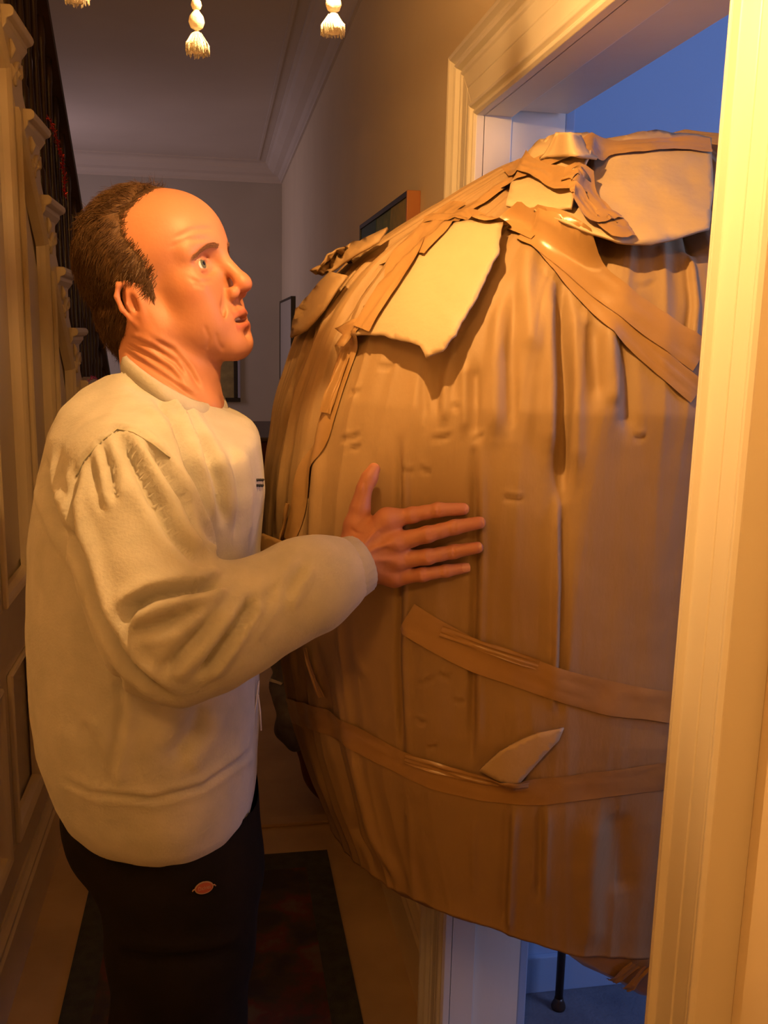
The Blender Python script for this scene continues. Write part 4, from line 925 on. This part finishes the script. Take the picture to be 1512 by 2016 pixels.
# ears
for s in (1, -1):
    ex = -.018; ed = -.009
    G.ell((ex - .002, .0765 * s, -.018 + ed), (.0165, .0060, .027), .008, rot=rotm(.35 * s, 0, 0).T)
    hel = [(.008, .072, -.010), (.009, .0765, .004), (.001, .082, .0125), (-.010, .086, .011), (-.0175, .088, -.002), (-.0165, .087, -.018), (-.010, .083, -.032), (-.003, .079, -.042)]
    G.chain([(ex + p[0], p[1] * s, p[2] + ed) for p in hel], [.0028, .0036, .0040, .0040, .0038, .0036, .0036, .004], .003)
    G.ell((ex + .003, .0765 * s, -.042 + ed), (.0080, .0045, .0085), .004)
    G.chain([(ex - .001, .0835 * s, .002 + ed), (ex - .007, .0850 * s, -.014 + ed), (ex - .004, .0820 * s, -.030 + ed)], [.0028, .0030, .0030], .003)
    G.ell((ex + .003, .0865 * s, -.016 + ed), (.0060, .0090, .0115), .003, sub=True); G.ell((ex + .011, .0780 * s, -.017 + ed), (.0050, .0045, .0060), .004)
    G.ell((ex - .010, .0895 * s, -.006 + ed), (.0028, .0040, .0120), .003, sub=True)
nb0 = w2h(A3(338, 800, 1.225)); nf0 = w2h(A3(365, 812, 1.215))
G.cap((-.045, 0, -.050), nb0, .056, .066, .03); G.cap((.000, 0, -.085), nf0, .036, .052, .03)
for s in (1, -1): G.cap((-.030, .052 * s, -.050), w2h(A3(415, 800, 1.215 - .03 * s * -1)), .011, .012, .022)
Vh, Qh = G.mesh(); Vh = relax(Vh, Qh, 1, .35); Nh = normals(Vh, Qh)
wv0 = h2w(Vh); Th = bvh(wv0, Qh)
NW = normals(wv0, Qh)
def hcr(pts, wd, dp):
    global wv0
    P = project_line(Th, pts, 5)
    if len(P) > 1: wv0 = crease(wv0, NW, P, wd, dp)
for pts in ([(250, 678), (290, 700), (335, 730), (360, 755)], [(255, 665), (300, 684), (345, 712), (365, 740)], [(248, 692), (290, 720), (340, 752), (380, 782)], [(300, 668), (340, 690), (375, 730), (395, 765)]): hcr(pts, .0040, -.0030); hcr([(x + 2, y - 9) for x, y in pts], .0045, .002)
for pts in ([(340, 470), (380, 452), (420, 450)], [(330, 488), (370, 472), (410, 470)], [(372, 548), (392, 556), (420, 552)], [(380, 560), (402, 566)], [(402, 640), (412, 665), (408, 690)], [(425, 655), (430, 675), (440, 690)]): hcr(pts, .0028, -.0012)
# colour of the skin itself: redder nose, ears, lips, stubble, paler forehead
x, y, z = Vh[:, 0], np.abs(Vh[:, 1]), Vh[:, 2]; T = np.ones((len(Vh), 4), np.float32)
def tintv(w, c):
    global T
    w = np.clip(w, 0, 1)[:, None]; T[:, :3] = T[:, :3] * (1 - w) + T[:, :3] * np.array(c)[None] * w
def gs(cx, cy, cz, r): return np.exp(-(((x - cx) / r[0])**2 + ((y - cy) / r[1])**2 + ((z - cz) / r[2])**2))
tintv(gs(.110, 0, -.040, (.016, .016, .014)) * .7, (1.0, .62, .62)); tintv(gs(-.018, .088, -.027, (.03, .014, .04)) * .6, (1.0, .78, .76))
tintv(gs(.060, .045, -.030, (.022, .025, .018)) * .45, (1, .74, .70)); lipw = np.maximum(np.exp(-(((z + .0675) / .0045)**2)), np.exp(-(((z + .0850) / .0055)**2))) * (x > .084) * (y < .022)
tintv(lipw * .9, (.86, .52, .55)); tintv(gs(.098, 0, -.0765, (.012, .018, .0030)) * .9, (.25, .12, .12))
tintv(np.clip((-.060 - z) * 40, 0, 1) * np.clip((x - .01) * 30, 0, 1) * (1 - lipw) * .22, (.72, .74, .78)); tintv(gs(.080, 0, -.058, (.02, .02, .006)) * .3, (.7, .66, .62)); tintv(gs(.07, .036, -.012, (.014, .014, .006)) * .35, (.86, .72, .70))
# brows as hair patches in the tint and short strands below
TH_ = T
# ---- right hand pressed on the parcel, left hand hidden behind it
def on(px, py, lift):
    h_, n_ = hit(T1, px, py); r = ray(px, py); n_ = n_ if n_.dot(h_) < 0 else -n_
    k = lift / max(.35, -n_.dot(r)); return npv(h_ - r * k)
G = Grid((.06, .80, -.50), (.36, 1.30, -.12), .0018)
wr = on(694, 1100, .045)
MC = [on(762, 1024, .030), on(778, 1068, .034), on(781, 1103, .030), on(776, 1136, .022)]
FG = [[MC[0], on(812, 1014, .023), on(862, 1004, .014), on(912, 1002, .0075)], [MC[1], on(842, 1052, .026), on(895, 1038, .016), on(944, 1029, .0075)],
      [MC[2], on(842, 1096, .022), on(893, 1086, .014), on(940, 1078, .0070)], [MC[3], on(832, 1131, .017), on(878, 1124, .011), on(916, 1118, .0062)]]
FR = [[.0112, .0094, .0086, .0074], [.0115, .0097, .0088, .0075], [.0110, .0093, .0084, .0071], [.0102, .0085, .0076, .0064]]
for f, r in zip(FG, FR):
    G2 = [f[0], (f[0] + f[1]) / 2, f[1], (f[1] + f[2]) / 2, f[2], f[3]]; R2 = [r[0], (r[0] + r[1]) / 2 - .0004, r[1] + .0004, (r[1] + r[2]) / 2 - .0006, r[2] + .0002, r[3]]
    G.chain(G2, R2, .0035)
# palm and back of hand
for m_, r in zip(MC, (.0120, .0125, .0120, .0110)): G.cap(wr, m_, .020, r, .012)
G.cap(on(712, 1085, .022), on(768, 1060, .018), .018, .014, .015); G.cap(on(722, 1120, .022), on(770, 1110, .014), .020, .015, .015)
G.cap(wr, A3(652, 1138, 1.036), .0215, .026, .015)
# tendons and knuckles
for m_, r in zip(MC, (.0035, .0035, .003, .003)):
    n_ = -m_ / np.linalg.norm(m_); G.ell(m_ + n_ * .0085, (.0062,) * 3, .007); G.cap(wr + n_ * .0165 + (m_ - wr) * .25, m_ + n_ * .0100, .0022, .0028, .006)
# thumb standing up from the side of the palm
th_ = [on(694, 1072, .034), on(702, 1035, .036), on(709, 1000, .034), on(717, 962, .032), on(736, 924, .020)]
G.chain([th_[0], th_[1], th_[2], (th_[2] + th_[3]) / 2, th_[3], (th_[3] + th_[4]) / 2, th_[4]], [.0175, .0138, .0118, .0094, .0088, .0094, .0080], .006)
G.chain([th_[1], on(735, 1045, .022), MC[0]], [.010, .0085, .009], .014)
Vr, Qr = G.mesh(); Vr = relax(Vr, Qr, 1, .4)
Nr = normals(Vr, Qr); Tr = bvh(Vr, Qr)
for pts, wd, dp in [([(f0[0], f0[1] - 9), (f0[0] + 1, f0[1]), (f0[0] + 1, f0[1] + 9)], .0016, -.0009) for f0 in ((812, 1014), (818, 1014), (842, 1052), (848, 1052), (842, 1096), (848, 1096), (832, 1131), (838, 1131), (862, 1004), (895, 1038), (893, 1086), (878, 1124), (716, 963), (718, 957))] + [([(700, 1095), (725, 1062), (752, 1035)], .0035, .0022), ([(705, 1100), (740, 1080), (772, 1070)], .0035, .0022), ([(706, 1108), (745, 1102), (775, 1102)], .0035, .0016), ([(712, 1085), (735, 1055), (750, 1040)], .0045, -.0016), ([(720, 1095), (750, 1082), (768, 1078)], .004, -.0014), ([(690, 1040), (702, 1050), (715, 1052)], .002, -.0010)]:
    P = project_line(Tr, pts, 5)
    if len(P) > 2: Vr = crease(Vr, Nr, P, wd, dp)
# left hand: five fingers flat on the hidden far side of the parcel
G = Grid((.08, 1.55, -.52), (.42, 2.0, -.22), .0035); lw_ = np.array((.165, 1.79, -.365))
dirx = np.array((.86, .5, .0)); dirx /= np.linalg.norm(dirx)
for q, L_ in zip((-1.5, -.5, .5, 1.5), (.070, .078, .074, .060)):
    b0 = lw_ + dirx * .085 + np.array((0, 0, -.021 * q)); G.cap(lw_, b0, .020, .013, .012); G.chain([b0, b0 + dirx * L_ * .5 + (0, -.004, -.002 * q), b0 + dirx * L_ + (0, -.010, -.003 * q)], [.010, .009, .0075], .004)
G.chain([lw_ + dirx * .02, lw_ + dirx * .045 + (0, 0, .045), lw_ + dirx * .06 + (0, -.005, .080)], [.018, .011, .009], .008); G.cap(lw_, (.12, 1.755, -.38), .021, .026, .01)
Vl, Ql = G.mesh()
# trunk, arms and legs under the clothes
G = Grid((-.30, .95, FZ + .05), (.18, 1.80, -.02), .014)
G.chain([A3(345, 800, 1.215), A3(300, 900, 1.215), A3(290, 1200, 1.22), A3(310, 1560, 1.22)], [.045, .085, .11, .11], .03)
for s, c in ((1, [(-.07, 1.16, -.80), (-.08, 1.14, -1.1), (-.09, 1.15, -1.52)]), (0, [(-.10, 1.32, -.80), (-.10, 1.36, -1.1), (-.12, 1.38, -1.52)])): G.chain(c, [.075, .055, .038], .03)
G.chain([A3(*r[:3]) for r in RA], [.045, .042, .040, .038, .036, .036, .034, .032, .031, .030, .028, .026], .02); G.chain([l[0] for l in LA], [.05, .045, .04, .034, .026], .02)
Vb, Qb = G.mesh()
parts = [(wv0, Qh, T)]
for a_, b_ in ((Vr, Qr), (Vl, Ql), (Vb, Qb)): parts.append((a_, b_, np.ones((len(a_), 4), np.float32)))
# hand colour: redder knuckles and fingertips
Tn = parts[1][2]
for f in FG:
    for p_, r_, wgt in ((f[0], .012, .45), (f[1], .009, .35), (f[3], .010, .35)):
        w_ = np.exp(-(((Vr - p_)**2).sum(1) / r_**2)) * wgt; Tn[:, :3] *= (1 - w_[:, None] * (1 - np.array([1, .68, .66])))
ofs = 0; VV = []; QQ = []; TT = []
for a_, b_, c_ in parts: VV.append(a_); QQ.append(b_ + ofs); TT.append(c_); ofs += len(a_)
VV = np.concatenate(VV); QQ = np.concatenate(QQ); TT = np.concatenate(TT); TT[:, :3] *= .98
me = mesh_np('body', VV, QQ); ca = me.color_attributes.new('tint', 'FLOAT_COLOR', 'POINT'); ca.data.foreach_set('color', TT.ravel())
link('body', me, M['skin'], man, True)
# nails
def nail(tip, prev, wdt, ln, upd):
    d = (Vector(tip) - Vector(prev)).normalized(); u = Vector(upd); u -= d * u.dot(d); u.normalize(); s = d.cross(u); bm = bmesh.new(); vs = []
    for a in np.linspace(-1, 1, 7):
        for b in (-1, -.3, .4, 1): vs.append(bm.verts.new(Vector(tip) + d * (b * ln * .5 * (1 - .25 * a * a) + .001) + s * a * wdt * .5 + u * (.0066 - .0022 * a * a - .0006 * max(b, 0))))
    for a in range(6):
        for b in range(3): bm.faces.new((vs[a * 4 + b], vs[a * 4 + b + 1], vs[a * 4 + b + 5], vs[a * 4 + b + 4]))
    obj('fingernail', bm, M['nail'], man, True)
M['nail'] = mat('fingernail', (.54, .26, .16), .35, coat=.15)
for f in FG: nail(f[3], f[2], .010, .010, -f[3])

# eyes, teeth
def local_mesh(name, bm, m, parent=None):
    for v in bm.verts: v.co = Vector(h2w(np.array(v.co)))
    return obj(name, bm, m, parent or man, True)
for s in (1, -1):
    c = np.array((.0668, .0333 * s, .0003)); bm = bmesh.new(); bmesh.ops.create_uvsphere(bm, u_segments=28, v_segments=20, radius=.0148)
    for v in bm.verts: v.co += Vector(c)
    ey = local_mesh('eyeball', bm, M['eye'])
    g = np.array((.985, -.10, .06)); g /= np.linalg.norm(g); gv = Vector(g)
    for nm, rad, off, mm in (('iris', .0062, .0136, 'iris'), ('pupil', .0026, .01475, 'pupil')):
        bm = bmesh.new(); a = gv.orthogonal().normalized(); b = gv.cross(a); cc_ = Vector(c)
        vs = [bm.verts.new(cc_ + gv * math.sqrt(.0150**2 - rad**2) * 1.0 + (a * math.cos(q) + b * math.sin(q)) * rad + gv * (.0001 if nm == 'iris' else .0003)) for q in np.linspace(0, 2 * math.pi, 25)[:-1]]; ct = bm.verts.new(cc_ + gv * (.0152 + (.0002 if nm == 'pupil' else 0)))
        for k in range(24): bm.faces.new((vs[k], vs[(k + 1) % 24], ct))
        local_mesh(nm, bm, M[mm], ey)
bm = bmesh.new()
for t in range(-3, 4):
    a = t * .24; r_ = .022; cx_, cy_ = .066 + r_ * math.cos(a), r_ * math.sin(a) * 1.0
    vs = bx(bm, cx_ - .002, cx_ + .0012, cy_ - .0032, cy_ + .0032, -.0765, -.0695, .0008)
local_mesh('teeth', bm, M['teeth'])
# eyebrows and strands
RS = random.Random(3); Tc = bvh(Vh, Qh)
def strands(name, roots, L, m, r=.00035, parent=None, seg=2):
    Vx = []; Fx = []
    for p, n_, d in roots:
        p = Vector(p); n_ = Vector(n_); d = Vector(d); s = d.cross(n_).normalized() if d.cross(n_).length > 1e-6 else Vector((0, 1, 0)); l = L * RS.uniform(.7, 1.25); b = len(Vx); w_ = r
        for q in range(seg + 1):
            t = q / seg; c = p + (d * t + n_ * (.35 * t - .30 * t * t)) * l; ww = w_ * (1 - t * .85)
            Vx += [c - s * ww, c + s * ww, c + n_ * ww * 1.2]
        for q in range(seg):
            for k in range(3): a = b + q * 3 + k; c_ = b + q * 3 + (k + 1) % 3; Fx.append((a, c_, c_ + 3, a + 3))
    Vx = h2w(np.array([tuple(v) for v in Vx])); o = pyobj(name, Vx, Fx, m, parent or man, True); return o
for s in (1, -1):
    R_ = []
    for i in range(260):
        t = RS.random(); p0 = Vector((.12, (.012 + .040 * t) * s, .0175 + .0035 * math.sin(math.pi * min(1, t * 1.2)) - .007 * t * t + RS.uniform(-.0028, .0028)))
        d0 = Vector((-1, -.25 * s * t * -1, 0)).normalized(); hl, hn, _, _ = Tc.ray_cast(p0, Vector((-1, -.0, 0)))
        if hl: R_.append((hl, hn, Vector((-.25, s * 1.0, .15 - .5 * t)).normalized() - hn * 0))
    e_ = strands('eyebrow', R_, .0075, M['brow'], .00032); 
# hair
G = Grid((-.17, -.12, -.13), (.11, .12, .15), .0028)
def hairf(X, Y, Z):
    k0 = np.sqrt(((X + .023) / .1085)**2 + (Y / .0895)**2 + ((Z - .030) / .0925)**2); d = (k0 - 1) * .088
    d2 = np.sqrt(((X + .055) / .070)**2 + (Y / .070)**2 + ((Z + .030) / .072)**2); d = np.minimum(d, (d2 - 1) * .068)
    ay = np.abs(Y); z = Z + 0 * X + 0 * Y
    hx = np.interp(z.ravel(), [-.13, -.075, -.060, -.045, -.012, .01, .035, .060, .085, .100, .13], [-.065, -.060, -.048, -.036, .008, .018, .010, -.008, -.004, .022, .045]).reshape(z.shape)
    top_ = np.clip((Z - .095) / .02, 0, 1); hx = hx - top_ * np.clip((ay - .030) / .03, 0, 1) * .05
    cut = (X - hx); d = d + .0105 * np.clip(1 + cut / .026, 0, 1)**2
    ear_ = .0265 - np.sqrt((X + .018)**2 + ((Z + .030) * .85)**2 + ((ay - .088) * .9)**2)
    return np.maximum(np.maximum(np.maximum(d, cut * .8), ear_), -.078 - Z + .25 * (X + .09))
G.op(hairf, (-.16, -.11, -.12), (.10, .11, .14))
for s in (1, -1): G.ell((.004, .070 * s, -.012), (.010, .007, .022), .006)
Vq, Qq = G.mesh(); Vq = relax(Vq, Qq, 2, .5); Nq = normals(Vq, Qq)
for i in range(len(Vq)):
    v = Vq[i]; Vq[i] = v + Nq[i] * (.0030 * noise.noise(Vector((v[0] * 45, v[1] * 60, v[2] * 45))) + .0016 * noise.noise(Vector((v[0] * 50, v[1] * 180, v[2] * 120))))
ho = link('hair', mesh_np('hair', h2w(Vq), Qq), M['hair'], man, True); ho['label'] = 'short receding brown hair, greying at the temple'
# strands over the hair volume, combed back and down
Fc = np.random.default_rng(2).choice(len(Vq), 16000); R_ = []; R2 = []
for i in Fc:
    v = Vq[i]; n_ = Nq[i]
    # skip the inner face that lies on the skull
    if (((v[0] + .022) / .106)**2 + (v[1] / .080)**2 + ((v[2] - .030) / .086)**2) < .93: continue
    fl = np.array((-.85, .1 * np.sign(v[1]), -.35 - 3.5 * max(0, .06 - v[2]) - .3)); 
    if v[2] > .085: fl = np.array((-.7 if v[0] < .01 else .55, .25 * np.sign(v[1]), .25))
    fl = fl + np.random.default_rng(int(i)).normal(0, .25, 3); fl -= n_ * (fl @ n_) * .8; fl /= np.linalg.norm(fl)
    grey = v[0] > -.03 and v[2] < .03 and RS.random() < .30
    (R2 if grey else R_).append((v, n_, fl))
FH = normals(Vh, Qh); hz = Vh[:, 2]
hxl = np.interp(hz, [-.12, -.075, -.060, -.045, -.012, .01, .035, .060, .085, .100, .13], [-.065, -.060, -.048, -.036, .008, .018, .010, -.008, -.004, .022, .045]) - np.clip((hz - .095) / .02, 0, 1) * np.clip((np.abs(Vh[:, 1]) - .030) / .03, 0, 1) * .05
band = np.nonzero((Vh[:, 0] > hxl - .006) & (Vh[:, 0] < hxl + .016) & (hz > -.045) & (np.hypot(Vh[:, 0] + .018, (hz + .030) * .85) > .027))[0]
for i in np.random.default_rng(9).choice(band, min(5200, len(band) * 2)):
    dd = Vh[i, 0] - hxl[i]
    if RS.random() < max(0, 1 - dd / .013) ** 1.5:
        n_ = FH[i]; fl = np.array((-.8, .1 * np.sign(Vh[i, 1]), -.5)) + np.random.default_rng(int(i)).normal(0, .25, 3); fl -= n_ * (fl @ n_) * .85; fl /= np.linalg.norm(fl)
        (R2 if (hz[i] < .03 and RS.random() < .3) else R_).append((Vh[i], n_, fl))
strands('hair_strands', R_, .017, M['hair'], .00042, ho); strands('grey_strands', R2, .013, M['hairlight'], .00030, ho)

# ------------------------------------------------------------------ lift everything so that the floor is at z = 0
for o in list(COL.objects):
    if o.parent is None: o.location.z += EYE
